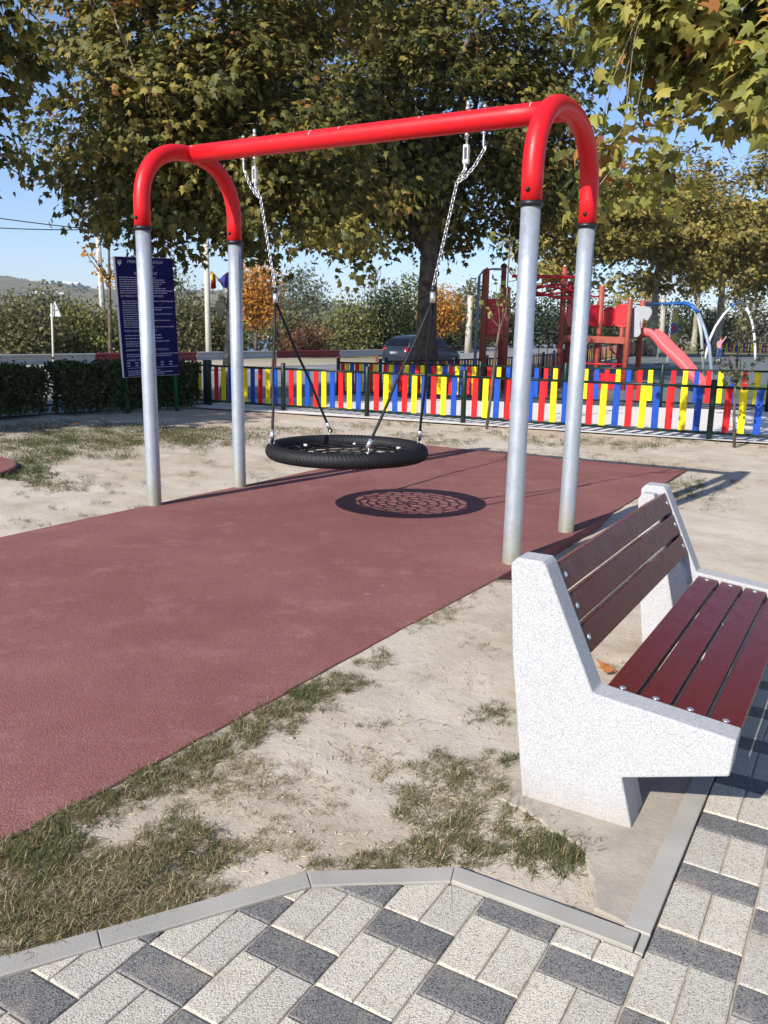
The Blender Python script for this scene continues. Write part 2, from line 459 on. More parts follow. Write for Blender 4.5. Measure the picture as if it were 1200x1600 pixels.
# ------------------------------------------------------------------ fast leaf meshes
def np_mesh(name, V, F, mat, tint=None, smooth=False):
    """V (n,3), F (m,k) all faces of one size; tint per vertex"""
    me = bpy.data.meshes.new(name)
    n, (m, k) = len(V), F.shape
    me.vertices.add(n); me.vertices.foreach_set('co', np.ascontiguousarray(V, np.float32).ravel())
    me.loops.add(m * k); me.loops.foreach_set('vertex_index', np.ascontiguousarray(F, np.int32).ravel())
    me.polygons.add(m)
    me.polygons.foreach_set('loop_start', np.arange(0, m * k, k, dtype=np.int32))
    me.polygons.foreach_set('use_smooth', np.full(m, smooth))
    me.materials.append(mat)
    if tint is not None:
        a = me.attributes.new('tint', 'FLOAT', 'POINT')
        a.data.foreach_set('value', np.ascontiguousarray(tint, np.float32))
    me.update(calc_edges=True)
    return me

def plane_leaf_template():
    # five pointed lobes, folded along the mid rib, stalk at the origin, blade along +y, about 1 long and 1.1 wide
    P = [(0, .0), (.16, -.06), (.30, .02), (.52, .14), (.34, .27), (.56, .56), (.24, .52), (.17, .66), (0, 1.0)]
    full = P + [(-x, y) for x, y in reversed(P[1:-1])]
    V = [(0, .34, 0)] + [(x, y, -.30 * abs(x) - .12 * y * y) for x, y in full]
    F = [(0, i, i % len(full) + 1) for i in range(1, len(full) + 1)]
    return np.array(V, float), np.array(F)
LEAF_V, LEAF_F = plane_leaf_template()
QUAD_V = np.array([(0, 0, 0), (.34, .45, -.1), (0, 1, -.12), (-.34, .45, -.1)], float)
QUAD_F = np.array([(0, 1, 2), (0, 2, 3)])
CLUMP_V = np.concatenate([QUAD_V * s + o for s, o in ((1, (0, 0, 0)), (.8, (.35, .2, .1)), (.9, (-.4, .1, -.1)))])
CLUMP_F = np.concatenate([QUAD_F + 4 * i for i in range(3)])

def frames(N, Tdir):
    """rotation matrices whose z is N and whose y is near Tdir"""
    z = N / np.linalg.norm(N, axis=1, keepdims=True)
    y = Tdir - z * (Tdir * z).sum(1, keepdims=True)
    y /= np.linalg.norm(y, axis=1, keepdims=True) + 1e-9
    x = np.cross(y, z)
    return np.stack([x, y, z], axis=2)

def scatter_leaves(P, size, N, T, tv, tf):
    R = frames(N, T)
    V = np.einsum('nij,kj->nki', R, tv) * size[:, None, None] + P[:, None, :]
    F = tf[None] + (np.arange(len(P)) * len(tv))[:, None, None]
    return V.reshape(-1, 3), F.reshape(-1, tf.shape[1]), R

def rand_unit(n):
    v = rng.normal(size=(n, 3)); return v / np.linalg.norm(v, axis=1, keepdims=True)

def crown_points(blobs, n_cl, per, spread, shell=.45, lump=True):
    """cluster centres in a union of ellipsoids, biased outward, and leaves around them"""
    vol = np.array([b[3] * b[4] * b[5] * (b[6] if len(b) > 6 else 1) for b in blobs]); vol /= vol.sum()
    cs = []
    for b, f in zip(blobs, vol):
        k = max(1, int(round(n_cl * f)))
        d = rand_unit(k)
        r = rng.random(k) ** shell
        lob = 1 + .16 * np.sin(d[:, 0] * 7 + b[0]) * np.cos(d[:, 2] * 6 + b[1]) + .1 * np.sin(d[:, 1] * 11 + d[:, 2] * 8)
        cs.append(np.array(b[:3]) + d * (r * lob)[:, None] * np.array(b[3:6]))
    cs = np.concatenate(cs)
    k = rng.poisson(per, len(cs)).clip(1)
    own = np.repeat(np.arange(len(cs)), k)
    off = rng.normal(size=(len(own), 3)) * spread * np.array([1, 1, .7])
    return cs, own, cs[own] + off

def clumped_crown(blobs, n_cl, per, spread, clump_r, n_sub=15):
    """leaf sprays gathered into flattened bough clumps, so the crown has layers, gaps and shade"""
    nb = max(6, n_cl // n_sub)
    bc, _, _ = crown_points(blobs, nb, 1, .01, shell=.42)
    cs = []; out = []
    for c_ in bc:
        k = rng.poisson(n_sub)
        r = clump_r * rng.uniform(.6, 1.35)
        d = rand_unit(k) * (rng.random(k) ** .5)[:, None] * r * np.array([1, 1, .62])
        tilt = rng.normal(0, .25, 2)
        d[:, 2] += d[:, 0] * tilt[0] + d[:, 1] * tilt[1] - .18 * (d[:, 0] ** 2 + d[:, 1] ** 2) / r
        cs.append(c_ + d); out.append(d / r)
    cs = np.concatenate(cs); out = np.concatenate(out)
    k = rng.poisson(per, len(cs)).clip(1)
    own = np.repeat(np.arange(len(cs)), k)
    off = rng.normal(size=(len(own), 3)) * spread * np.array([1, 1, .55])
    return cs, own, cs[own] + off, out[own] + off / clump_r * .5

def branch_tube(mb, a, b, r0, r1, n=6, seg=5, wob=.12, sag=0.0):
    a = Vector(a); b = Vector(b); L = (b - a).length
    pts = []; rs = []
    o1 = Vector(rand_unit(1)[0]) * L * wob; o2 = Vector(rand_unit(1)[0]) * L * wob * .5
    for i in range(seg + 1):
        s = i / seg
        p = a.lerp(b, s) + o1 * math.sin(math.pi * s) + o2 * math.sin(2 * math.pi * s) + Vector((0, 0, sag * L * math.sin(math.pi * s)))
        pts.append(p); rs.append(r0 + (r1 - r0) * s)
    mb.tube(pts, rs, n, cap=False)
    return pts

def make_tree(name, label, group, base, trunk_r, fork_z, blobs, n_cl, per, leaf, spread, lmat, bark, limbs=9,
              top_z=None, tmpl=(LEAF_V, LEAF_F), singles=0, lean=(0, 0), tint=(0.45, .22), twigs=True, knobs=(), droop=.55, clump_r=.95):
    base = Vector(base)
    root = thing(name, label, 'tree', base, 0, group)
    mb = MB()
    # trunk
    top = Vector((lean[0], lean[1], fork_z)); tz = top_z or fork_z * 2.2
    pts = []; rs = []
    for i in range(9):
        s = i / 8; z = s * tz
        k = z / fork_z
        p = Vector((lean[0] * min(k, 1.6), lean[1] * min(k, 1.6), z)) + Vector((math.sin(z * 1.7 + base.x), math.cos(z * 1.3 + base.y), 0)) * trunk_r * .22 * s
        pts.append(p)
        fl = 1 + .45 * math.exp(-z / (trunk_r * 1.2))
        rs.append(trunk_r * fl * (1 - .78 * s ** 1.1))
    mb.tube(pts, rs, 14, cap=True)
    for kz, ka, kr in knobs:
        mb.sphere(Vector((math.cos(ka) * trunk_r * .95, math.sin(ka) * trunk_r * .95, kz)), kr, 10, 6)
    B = [tuple(np.array(b[:3]) - np.array(base)) + tuple(b[3:]) for b in blobs]
    cs, own, lp, cout = clumped_crown(B, n_cl, per, spread * .72, clump_r)
    # limbs toward crown regions
    limb_pts = []
    tg = cs[rng.choice(len(cs), limbs * 3, replace=False)]
    for q in tg[:limbs]:
        z0 = fork_z * rng.uniform(1.0, 1.7)
        k = min(int(z0 / tz * 8), 7)
        st = pts[k].lerp(pts[k + 1], z0 / tz * 8 - k) if k < 8 else pts[-1]
        limb_pts += branch_tube(mb, st, q, trunk_r * rng.uniform(.28, .42), trunk_r * .06, 8, 8, .10, .06)
    limb_pts += [p for p in pts[4:]]
    L = np.array([tuple(p) for p in limb_pts])
    for q in tg[limbs:]:
        i = np.argmin(((L - q) ** 2).sum(1) + rng.random(len(L)) * .6)
        limb_pts += branch_tube(mb, L[i], q, trunk_r * .13, trunk_r * .035, 5, 5, .12)
    L = np.array([tuple(p) for p in limb_pts])
    if twigs:
        for q in cs[rng.choice(len(cs), min(len(cs), 700), replace=False)]:
            i = np.argmin(((L - q) ** 2).sum(1))
            branch_tube(mb, L[i], q, max(.006, trunk_r * .03), .004, 3, 3, .12)
    mb.build('trunk', bark, root, fixn=False)
    # leaves
    n = len(lp)
    cen = np.array([np.mean([b[i] for b in B]) for i in range(3)])
    outw = lp - cen; outw /= np.linalg.norm(outw, axis=1, keepdims=True)
    N = rand_unit(n) * .55 + outw * .25 + cout * .55 + np.array([0, 0, .55])
    T = rand_unit(n) * .7 + outw * .4 + np.array([0, 0, -droop])
    size = leaf * (.45 + .95 * rng.beta(2.2, 2.0, n))
    ctint = rng.normal(tint[0], tint[1] * .6, len(cs))
    tv = np.clip(ctint[own] + rng.normal(0, tint[1] * .6, n), 0, 1)
    lone = np.zeros(n, bool)
    if singles:
        Pw = lp + np.array(base)
        d = Pw - np.array(CAM)
        dep = d @ np.array(_f); xx = 600 + FPX * (d @ np.array(RT)) / dep; yy = 800 - FPX * (d @ np.array(UP)) / dep
        vis = (dep > 1) & (xx > 5) & (xx < 1195) & (yy > 5) & (yy < 1500)
        order = np.argsort(np.where(vis, dep / size * leaf, 1e9))[:singles]
        lone[order] = vis[order]
    V, F, R = scatter_leaves(lp[~lone], size[~lone], N[~lone], T[~lone], *tmpl)
    cr = link('crown', np_mesh('crown', V, F, lmat, np.repeat(tv[~lone], len(tmpl[0]))), root)
    stuff(cr)
    if lone.any():
        meshes = []
        for k in range(8):
            meshes.append(np_mesh('leaf', tmpl[0], tmpl[1], lmat, np.full(len(tmpl[0]), (k + .5) / 8)))
        R = frames(N[lone], T[lone])
        for p, s, r, tt in zip(lp[lone], size[lone], R, tv[lone]):
            m = Matrix([list(r[i] * s) + [p[i]] for i in range(3)] + [[0, 0, 0, 1]])
            link('leaf', meshes[min(7, int(tt * 8))], root, m)
    return root

# ================================================================== SETTING
KERB = [(-2.78, -1.0), (-1.12, 1.58), (-.82, 1.79), (-.32, 1.79)]
MAT_U0, MAT_U1, MAT_V0, MAT_V1 = -5.06, -1.85, 0.2, 9.75

def kerb_f(u):
    return np.interp(u, [k[0] for k in KERB], [k[1] for k in KERB])

def wob(x, y, k, seed=0.0):
    return (np.sin(x * k + seed) * np.cos(y * k * 1.13 + seed * 2.1) + .6 * np.sin(x * k * 2.3 + y * k * 1.7 + seed) + .35 * np.sin(x * k * 4.7 - y * k * 4.1 + 1.3 * seed)) / 1.95

def ground_z(X, Y):
    X = np.asarray(X, float); Y = np.asarray(Y, float)
    u = X * EU.x + Y * EU.y; v = X * EV.x + Y * EV.y
    z = -.018 + .010 * wob(X, Y, 1.9) + .006 * wob(X, Y, 6.3, 2.0) + .003 * wob(X, Y, 17, 4.0)
    paved = (u > -.355) | (v < kerb_f(u) + .03)
    near = (Y < 30)
    z = np.where(paved & near & (u < 3), -.055, z)
    edge = np.where(v < 4.6, MAT_U1 - .13 + .14 * (v - .2) / 4.4, MAT_U1 + .01)
    inm = (u > MAT_U0 + .03) & (u < edge - .09) & (v > MAT_V0 + .03) & (v < MAT_V1 - .03)
    z = np.where(inm, -.045, z)
    z = np.where(~inm & ~paved & (u > MAT_U1 - .4) & (u < MAT_U1 + .35) & (v < 4.5) & (v > 0), z * .25 - .002, z)
    tr = sstep(-1.93, -1.86, u) * (1 - sstep(-1.62, -1.42, u)) * sstep(4.5, 4.8, v) * (1 - sstep(6.3, 7.0, v))
    z = z - .055 * tr
    lo = sstep(-.62, -.42, u) * (1 - sstep(-.40, -.37, u)) * (v > 1.8) * (v < 2.3)
    z = z - .010 * lo
    return z + zg(X, Y)

def axis(dense, step, lo, hi, g=1.13):
    a = list(np.arange(dense[0], dense[1] + 1e-6, step))
    s = step; x = dense[1]
    while x < hi:
        s *= g; x += s; a.append(x)
    s = step; x = dense[0]; b = []
    while x > lo:
        s *= g; x -= s; b.append(x)
    return np.array(b[::-1] + a)

gx = axis((-4.2, 4.6), .045, -2300, 2300)
gy = np.concatenate([[-400, -80, -15, -3, 0, .8], np.arange(1.3, 7, .045), np.arange(7, 16, .13), axis((16, 17), .3, 15.9, 1900, 1.12)[1:]])
gy = np.unique(gy)
XX, YY = np.meshgrid(gx, gy)
ZZ = ground_z(XX, YY)
V = np.stack([XX.ravel(), YY.ravel(), ZZ.ravel()], 1)
nx, ny = len(gx), len(gy)
ii = (np.arange(ny - 1)[:, None] * nx + np.arange(nx - 1)[None]).ravel()
F = np.stack([ii, ii + 1, ii + nx + 1, ii + nx], 1)
struct(link('ground', np_mesh('ground', V, F, MAT['dirt'], smooth=True)))

# --- rubber mat under the swing
def slab(poly, z0, z1, bev, name, mat, parent=None, offs=None):
    """bevelled slab from a counter-clockwise outline of world xy points"""
    P = [Vector((p[0], p[1], 0)) for p in poly]; n = len(P)
    def inset(d):
        out = []
        for i in range(n):
            a, b, c_ = P[i - 1], P[i], P[(i + 1) % n]
            e1 = (b - a).normalized(); e2 = (c_ - b).normalized()
            n1 = Vector((-e1.y, e1.x, 0)); n2 = Vector((-e2.y, e2.x, 0))
            m = (n1 + n2); k = max(.35, 1 + n1.dot(n2))
            out.append(b + m * (d / k))
        return out
    top = inset(bev)
    ins2 = inset(bev * .3)
    mb = MB()
    vs = [(p.x, p.y, z0) for p in P] + [(p.x, p.y, z1 - bev) for p in P] + [(p.x, p.y, z1 - bev * .3) for p in ins2] + [(p.x, p.y, z1) for p in top]
    fs = [tuple(range(3 * n, 4 * n))]
    for r in range(3):
        fs += [(r * n + k, r * n + (k + 1) % n, (r + 1) * n + (k + 1) % n, (r + 1) * n + k) for k in range(n)]
    mb.add(vs, fs)
    return mb.build(name, mat, parent)

def edge_uv(u0, v0, u1, v1, n, amp, seed):
    out = []
    L = math.hypot(u1 - u0, v1 - v0); nu, nv = (v1 - v0) / L, -(u1 - u0) / L
    for i in range(n):
        s = i / n
        w = amp * (math.sin(s * 13 + seed) + .6 * math.sin(s * 41 + seed * 3) + .4 * math.sin(s * 97 + seed)) * math.sin(math.pi * min(1, max(.02, s * 1.0)))
        out.append(W(u0 + (u1 - u0) * s + nu * w, v0 + (v1 - v0) * s + nv * w))
    return out
outline = (edge_uv(MAT_U0, MAT_V0, MAT_U1 - .12, MAT_V0, 20, .01, 1) + edge_uv(MAT_U1 - .13, MAT_V0, MAT_U1 + .01, 4.6, 110, .005, 2)
           + edge_uv(MAT_U1 + .01, 4.6, MAT_U1 + .07, MAT_V1 - .05, 110, .010, 4)
           + edge_uv(MAT_U1 + .07, MAT_V1 - .05, MAT_U0, MAT_V1, 60, .01, 5) + edge_uv(MAT_U0, MAT_V1, MAT_U0, MAT_V0, 90, .008, 7))
struct(slab(outline, -.12, .002, .006, 'rubber_surface', MAT['rubber']))
cx, cy, rr = -4.80, 8.12, 1.10
struct(slab([(cx + rr * math.cos(a), cy + rr * math.sin(a)) for a in np.linspace(0, 2 * math.pi, 72, endpoint=False)], -.1, .035, .02, 'round_rubber_surface', MAT['rubber']))

# --- paving with its pavers, laid in staggered columns
def clip(poly, nx_, ny_, d):
    out = []
    for i in range(len(poly)):
        a, b = poly[i], poly[(i + 1) % len(poly)]
        da, db = a[0] * nx_ + a[1] * ny_ - d, b[0] * nx_ + b[1] * ny_ - d
        if da <= 0: out.append(a)
        if (da < 0 < db) or (db < 0 < da):
            s = da / (da - db); out.append((a[0] + (b[0] - a[0]) * s, a[1] + (b[1] - a[1]) * s))
    return out

def visible(p, m=140):
    d = p - CAM; dep = d.dot(_f)
    if dep < .3: return False
    x = 600 + FPX * d.dot(RT) / dep; y = 800 - FPX * d.dot(UP) / dep
    return -m < x < 1200 + m and -m < y < 1600 + m

bed = [W(u, v) for u, v in [(-2.74, -1), (2.6, -1), (2.6, 9), (-.31, 9), (-.31, 1.78), (-.82, 1.78), (-1.11, 1.57)]]
mb = MB(); mb.add([(p.x, p.y, -.006) for p in bed], [tuple(range(7))])
paving = struct(mb.build('pavement', MAT['joint_sand']))
cuts = []
for a, b in zip(KERB[:-1], KERB[1:]):
    ex, ey = b[0] - a[0], b[1] - a[1]; L = math.hypot(ex, ey)
    n_ = (-ey / L, ex / L); cuts.append((n_[0], n_[1], n_[0] * a[0] + n_[1] * a[1] - .004))
shared = {}; rest = MB()
for c in range(-12, 17):
    u0 = -.92 + .2 * c
    for r in range(-30, 75):
        ph = (r - (2 - c)) % 3
        v0 = 1.31 + .1 * r
        cells = []
        if ph == 0: cells = [(u0, v0, .2, .1, 'paver_dark')]
        elif ph == 1: cells = [(u0, v0, .1, .2, 'paver_light'), (u0 + .1, v0, .1, .2, 'paver_light')]
        for (a, b, w, h, mname) in cells:
            if not visible(W(a + w / 2, b + h / 2)):
                if c >= 3 and -1.5 < b < 7.5 or (c < 3 and b + h < kerb_f(a) - .01 and b + h < kerb_f(a + w) - .01 and b > -1):
                    rest.box(W(a + w / 2, b + h / 2, -.03), (w - .005, h - .005, .06), Matrix.Rotation(math.atan2(EU.y, EU.x), 3, 'Z'), .004, 1 if ph == 0 else 0)
                continue
            poly = [(a, b), (a + w, b), (a + w, b + h), (a, b + h)]
            full = True
            if c < 3:
                for ct in cuts:
                    q = clip(poly, *ct)
                    if len(q) != len(poly) or q != poly: full = False
                    poly = q
                    if len(poly) < 3: break
                if len(poly) < 3: continue
                ar = abs(sum(poly[i][0] * poly[(i + 1) % len(poly)][1] - poly[(i + 1) % len(poly)][0] * poly[i][1] for i in range(len(poly)))) / 2
                if ar < .0006: continue
            px_, py_ = a + w / 2, b + h / 2
            rel = [(p[0] - px_, p[1] - py_) for p in poly]
            g = .0022
            dz = random.uniform(-.0015, .0015)
            tilt = Matrix.Rotation(random.uniform(-.006, .006), 4, 'X') @ Matrix.Rotation(random.uniform(-.006, .006), 4, 'Y') @ Matrix.Rotation(random.uniform(-.012, .012), 4, 'Z')
            mw = Matrix.Translation(W(px_, py_, dz)) @ Matrix.Rotation(math.atan2(EU.y, EU.x), 4, 'Z') @ tilt
            key = (w, h, mname)
            if full and key in shared:
                link('paver', shared[key], paving, mw); continue
            # shrink for the joint then build a bevelled block
            Pn = []
            for i in range(len(rel)):
                A_, B_, D_ = (Vector(rel[i - 1]), Vector(rel[i]), Vector(rel[(i + 1) % len(rel)]))
                if (B_ - A_).length < 1e-6: continue
                Pn.append(rel[i])
            rel = Pn
            if len(rel) < 3: continue
            cxx = sum(p[0] for p in rel) / len(rel); cyy = sum(p[1] for p in rel) / len(rel)
            rel = [(p[0] - g * (1 if p[0] > cxx else -1), p[1] - g * (1 if p[1] > cyy else -1)) for p in rel]
            o = slab(rel, -.06, 0, .0045, 'paver', MAT[mname], paving)
            o.matrix_basis = mw
            if full: shared[key] = o.data

stuff(rest.build('outer_pavers', [MAT['paver_light'], MAT['paver_dark']], paving))

# --- kerb stones
kerb = struct(bpy.data.objects.new('kerb', None)); C.objects.link(kerb)
def kerb_piece(q, z=.012):
    slab([W(*p) for p in q], -.2, z - .0095, .0025, 'kerbstone', MAT['kerb'], kerb)
inn = lambda p, n, d: (p[0] + n[0] * d, p[1] + n[1] * d)
n1 = (-.8405, .5418); n2 = (-.5734, .8192); n3 = (0, 1)
m12 = (-.735, .705); m23 = (-.306, .985)
kw = .062
K0, K1, K1b, K2, K3, K4 = (-2.78, -1.0), (-2.1, .057), (-1.402, 1.142), (-1.12, 1.58), (-.82, 1.79), (-.345, 1.79)
gap = .0012
def seg(a, b, na, nb):
    e = Vector((b[0] - a[0], b[1] - a[1])).normalized() * gap
    a2 = (a[0] + e.x, a[1] + e.y); b2 = (b[0] - e.x, b[1] - e.y)
    kerb_piece([a2, b2, inn(b2, nb, kw), inn(a2, na, kw)], .012 + random.uniform(-.003, .003))
seg(K0, K1, n1, n1); seg(K1, K1b, n1, n1); seg(K1b, K2, n1, m12); seg(K2, K3, m12, m23); seg(K3, K4, m23, n3)
v = 1.862
kerb_piece([(-.343, 1.792), (-.323, 1.792), (-.323, 1.862), (-.343, 1.862)], .006)
for L in (1.0,) * 6:
    kerb_piece([(-.385, v + gap), (-.323, v + gap), (-.323, v + L - gap), (-.385, v + L - gap)], .010 + random.uniform(-.003, .003)); v += L

# --- concrete haunch and bench footing
def blob_outline(pts, step=.022, amp=.006, seed=1.0):
    out = []; m = len(pts); d = 0.0
    for k in range(m):
        a, b = pts[k], pts[(k + 1) % m]; L = math.hypot(b[0] - a[0], b[1] - a[1]); nu, nv = (b[1] - a[1]) / L, -(b[0] - a[0]) / L
        q = max(1, int(L / step))
        for i in range(q):
            f = i / q; w = amp * (math.sin((d + L * f) * 31 + seed) + .7 * math.sin((d + L * f) * 83 + seed * 2)) * (1 if 0 < i else .3)
            out.append(W(a[0] + (b[0] - a[0]) * f + nu * w, a[1] + (b[1] - a[1]) * f + nv * w))
        d += L
    return out
struct(slab(blob_outline([(-.87, 2.25), (-.72, 2.2), (-.56, 2.12), (-.50, 1.98), (-.47, 1.90), (-.37, 1.88), (-.37, 2.2), (-.37, 2.75), (-.55, 2.78), (-.66, 2.60), (-.87, 2.50)], .022, .006, 2), -.1, -.005, .005, 'bench_footing', MAT['footing']))

# --- strips that follow the ground
def strip(name, A, B, n, m, off, mat):
    def res(P, n):
        P = [Vector((p[0], p[1], 0)) for p in P]; d = [0]
        for a, b in zip(P[:-1], P[1:]): d.append(d[-1] + (b - a).length)
        out = []
        for i in range(n + 1):
            t_ = d[-1] * i / n
            k = max(j for j in range(len(d) - 1) if d[j] <= t_ + 1e-9)
            out.append(P[k].lerp(P[k + 1], (t_ - d[k]) / (d[k + 1] - d[k])))
        return out
    a = res(A, n); b = res(B, n); V = []
    for i in range(n + 1):
        for j in range(m + 1):
            p = a[i].lerp(b[i], j / m); V.append((p.x, p.y, zgf(p.x, p.y) + off))
    F = [(i * (m + 1) + j, i * (m + 1) + j + 1, (i + 1) * (m + 1) + j + 1, (i + 1) * (m + 1) + j) for i in range(n) for j in range(m)]
    mb = MB(); mb.add(V, F, True)
    return struct(mb.build(name, mat))
RAIL = [(-20, 4), (-10.6, 22.6), (-4.6, 36.2), (-.5, 43), (6.8, 72), (16, 112), (40, 200)]
FENCE_ROAD = [(-.95, 19.85), (.9, 22.6), (3.0, 25.6), (5.3, 29), (8, 35.5), (11, 43), (14.5, 51), (18.5, 60)]
strip('road', [(-9.4, 9.6), (-5.2, 14.6), (-3.3, 17.6), (-1.2, 20.3), (4.6, 29.3), (14, 51), (24, 80), (60, 190)], [(p[0] - .6, p[1] + .3) for p in RAIL], 60, 8, .004, MAT['asphalt'])
strip('road_marking', [(p[0] + 1.1, p[1] - .5) for p in RAIL[:6]], [(p[0] + 1.28, p[1] - .58) for p in RAIL[:6]], 60, 1, .009, MAT['white_line'])
strip('footpath', [(-3.75, 15.9), (-1.94, 15.15), (-.4, 14.5), (1.25, 13.75), (3.1, 12.95), (4.9, 12.2), (10, 10)], [(-3.1, 17.9), (-1.0, 20.1), (.3, 19.6), (2.2, 19.0), (5, 17.7), (8.5, 16.6), (15, 14)], 40, 10, .006, MAT['footpath'])
strip('play_surface', [(-.9, 20.0), (.3, 19.65), (2.2, 19.05), (5, 17.75), (8.5, 16.65), (24, 11)], [(-.8, 20.1), (3, 25.6), (6, 30.5), (11, 43), (18.5, 60), (60, 75)], 50, 24, .010, MAT['play_ground'])
strip('lawn', [(8.2, 20.5), (11, 20), (15, 20)], [(9.5, 27), (13, 27), (19, 28)], 16, 10, .016, MAT['lawn'])

# --- hills far behind
t = NT('hill_fields')
c = t.ramp(t.noise(.006, 7, .65), [(.3, S(84, 84, 66)), (.46, S(134, 122, 98)), (.6, S(104, 104, 78)), (.75, S(150, 138, 112))])
mpx = t.n('ShaderNodeMapping'); mpx.inputs['Scale'].default_value = (.004, .05, .05); t.l(t.tc.outputs['Object'], mpx.inputs['Vector'])
nn = t.n('ShaderNodeTexNoise', Scale=1.0, Detail=4.0); t.l(mpx.outputs[0], nn.inputs['Vector'])
c = t.mix(t.ramp(nn.outputs['Fac'], [(.45, (0, 0, 0, 1)), (.6, (.6, .6, .6, 1))]), c, S(72, 78, 58))
hm = t.done(c, 1.0, 0, .05)
hx = np.linspace(-2200, 2200, 150); hy = np.concatenate([np.linspace(420, 1750, 44), [2300]])
HX, HY = np.meshgrid(hx, hy)
ridge = np.interp(HX / HY, [-1.4, -.5, -.46, -.40, -.32, -.25, -.20, -.12, 0, .3, 1.4], [120, 112, 118, 108, 98, 92, 100, 84, 64, 60, 80])
HZ = -8 + .76 * ridge * sstep(380, 1500, HY) ** 1.15 * (1 + .07 * wob(HX, HY, .009)) + 3 * wob(HX, HY, .03)
HZ[-1] = -9
V = np.stack([HX.ravel(), HY.ravel(), HZ.ravel()], 1)
nx, ny = len(hx), len(hy); ii = (np.arange(ny - 1)[:, None] * nx + np.arange(nx - 1)[None]).ravel()
struct(link('hill', np_mesh('hill', V, np.stack([ii, ii + 1, ii + nx + 1, ii + nx], 1), hm, smooth=True)))
def hill_z(x, y):
    j = min(max(np.searchsorted(hy, y) - 1, 0), ny - 2); i = min(max(np.searchsorted(hx, x) - 1, 0), nx - 2)
    fx = (x - hx[i]) / (hx[i + 1] - hx[i]); fy = (y - hy[j]) / (hy[j + 1] - hy[j])
    return float((HZ[j, i] * (1 - fx) + HZ[j, i + 1] * fx) * (1 - fy) + (HZ[j + 1, i] * (1 - fx) + HZ[j + 1, i + 1] * fx) * fy)

# ================================================================== SWING
PU = (-5.03, -1.905); PV = (4.87, 5.94); VM = 5.405; AR = (PV[1] - PV[0]) / 2
BEAM_Z = 2.795
frame = thing('swing_frame', 'tall swing frame of red arches and beam on galvanised steel posts', 'swing frame', W((PU[0] + PU[1]) / 2, VM, 0))
fl = frame.location.copy()
def FW(u, v, z): return W(u, v, z) - fl
COLLAR = 2.165
for u, lean in ((PU[0], -.018), (PU[1], .006)):
    arch = []
    for v in PV:
        mb = MB()
        mb.tube([FW(u, v, -.15), FW(u, v, .0), FW(u + lean * .5, v, 1.1), FW(u + lean, v, COLLAR)], .0575, 28)
        mb.build('post', MAT['galv'], frame)
        mb = MB(); mb.tube([FW(u + lean, v, COLLAR - .012), FW(u + lean, v, COLLAR + .016)], .0695, 28)
        mb.build('collar', MAT['black_plastic'], frame)
        mb = MB(); mb.tube([FW(u, v, .004), FW(u, v, .0165)], [.075, .066], 28)
    rz = BEAM_Z - (COLLAR + .17)
    arch.append(FW(u + lean, PV[0], COLLAR))
    for i in range(41):
        a = math.pi - math.pi * i / 40
        e = .86
        ca, sa = math.cos(a), math.sin(a)
        arch.append(FW(u + lean, VM + AR * math.copysign(abs(ca) ** e, ca), COLLAR + .17 + rz * abs(sa) ** e))
    arch.append(FW(u + lean, PV[1], COLLAR))
    mb = MB(); mb.tube(arch, .063, 28)
    ao = mb.build('arch', MAT['red_paint'], frame)
    for v in PV:                                                # bolts through the arch feet
        for sv in (-1, 1):
            mb = MB(); mb.sphere(FW(u + lean, v + sv * .068, COLLAR + .075), .0145, 10, 6)
            mb.build('bolt', MAT['black_plastic'], ao)
mb = MB()
bp = [FW(PU[0] + .0, VM, BEAM_Z)] + [FW(PU[0] + (PU[1] - PU[0]) * k / 8, VM, BEAM_Z) for k in range(1, 8)] + [FW(PU[1] - .0, VM, BEAM_Z)]
mb.tube(bp, .068, 32)
beam = mb.build('beam', MAT['red_paint'], frame)
for u in (-4.99, -3.83, -3.58, -2.93, -2.13, -2.04):           # bright scuff rings worn into the paint
    mb = MB(); n = 12
    a0 = 1.2 + .4 * math.sin(u * 9)
    vs = []
    for k in range(n):
        a = a0 + 1.0 * k / (n - 1)
        for w in (-.0025, .0025):
            vs.append(FW(u + w, VM + .0687 * -math.sin(a - 1.2 + .2), BEAM_Z + .0687 * math.cos(a - 1.2 + .2)))
    mb.add(vs, [(2 * k, 2 * k + 1, 2 * k + 3, 2 * k + 2) for k in range(n - 1)])
    mb.build('paint_scuff', MAT['white_plastic'], beam)

SEAT = W(-3.468, VM - .0, .50)
nest = thing('nest_swing', 'round black rope nest seat hanging on chains from the red beam', 'swing', (SEAT.x, SEAT.y, 0))
sl = nest.location.copy()
def NW(u, v, z): return W(u, v, z) - sl
SU = -3.503; RM, RT_ = .568, .055; SZ = .525
# rope-wound rim
nu_, nm = 1400, 20
V = []; 
for i in range(nu_):
    th = 2 * math.pi * i / nu_
    for j in range(nm):
        ph = 2 * math.pi * j / nm
        r = RT_ + .009 * abs(math.sin(.5 * (124 * th + 6.0 * ph))) - .005
        rad = RM + r * math.cos(ph)
        p = NW(SU + rad * math.cos(th), VM + rad * math.sin(th), SZ + r * math.sin(ph))
        V.append(tuple(p))
idx = np.arange(nu_ * nm).reshape(nu_, nm)
F = np.stack([idx, np.roll(idx, -1, 0), np.roll(np.roll(idx, -1, 0), -1, 1), np.roll(idx, -1, 1)], 2).reshape(-1, 4)
rim = link('rim', np_mesh('rim', np.array(V), F, MAT['black_rope'], smooth=True), nest)
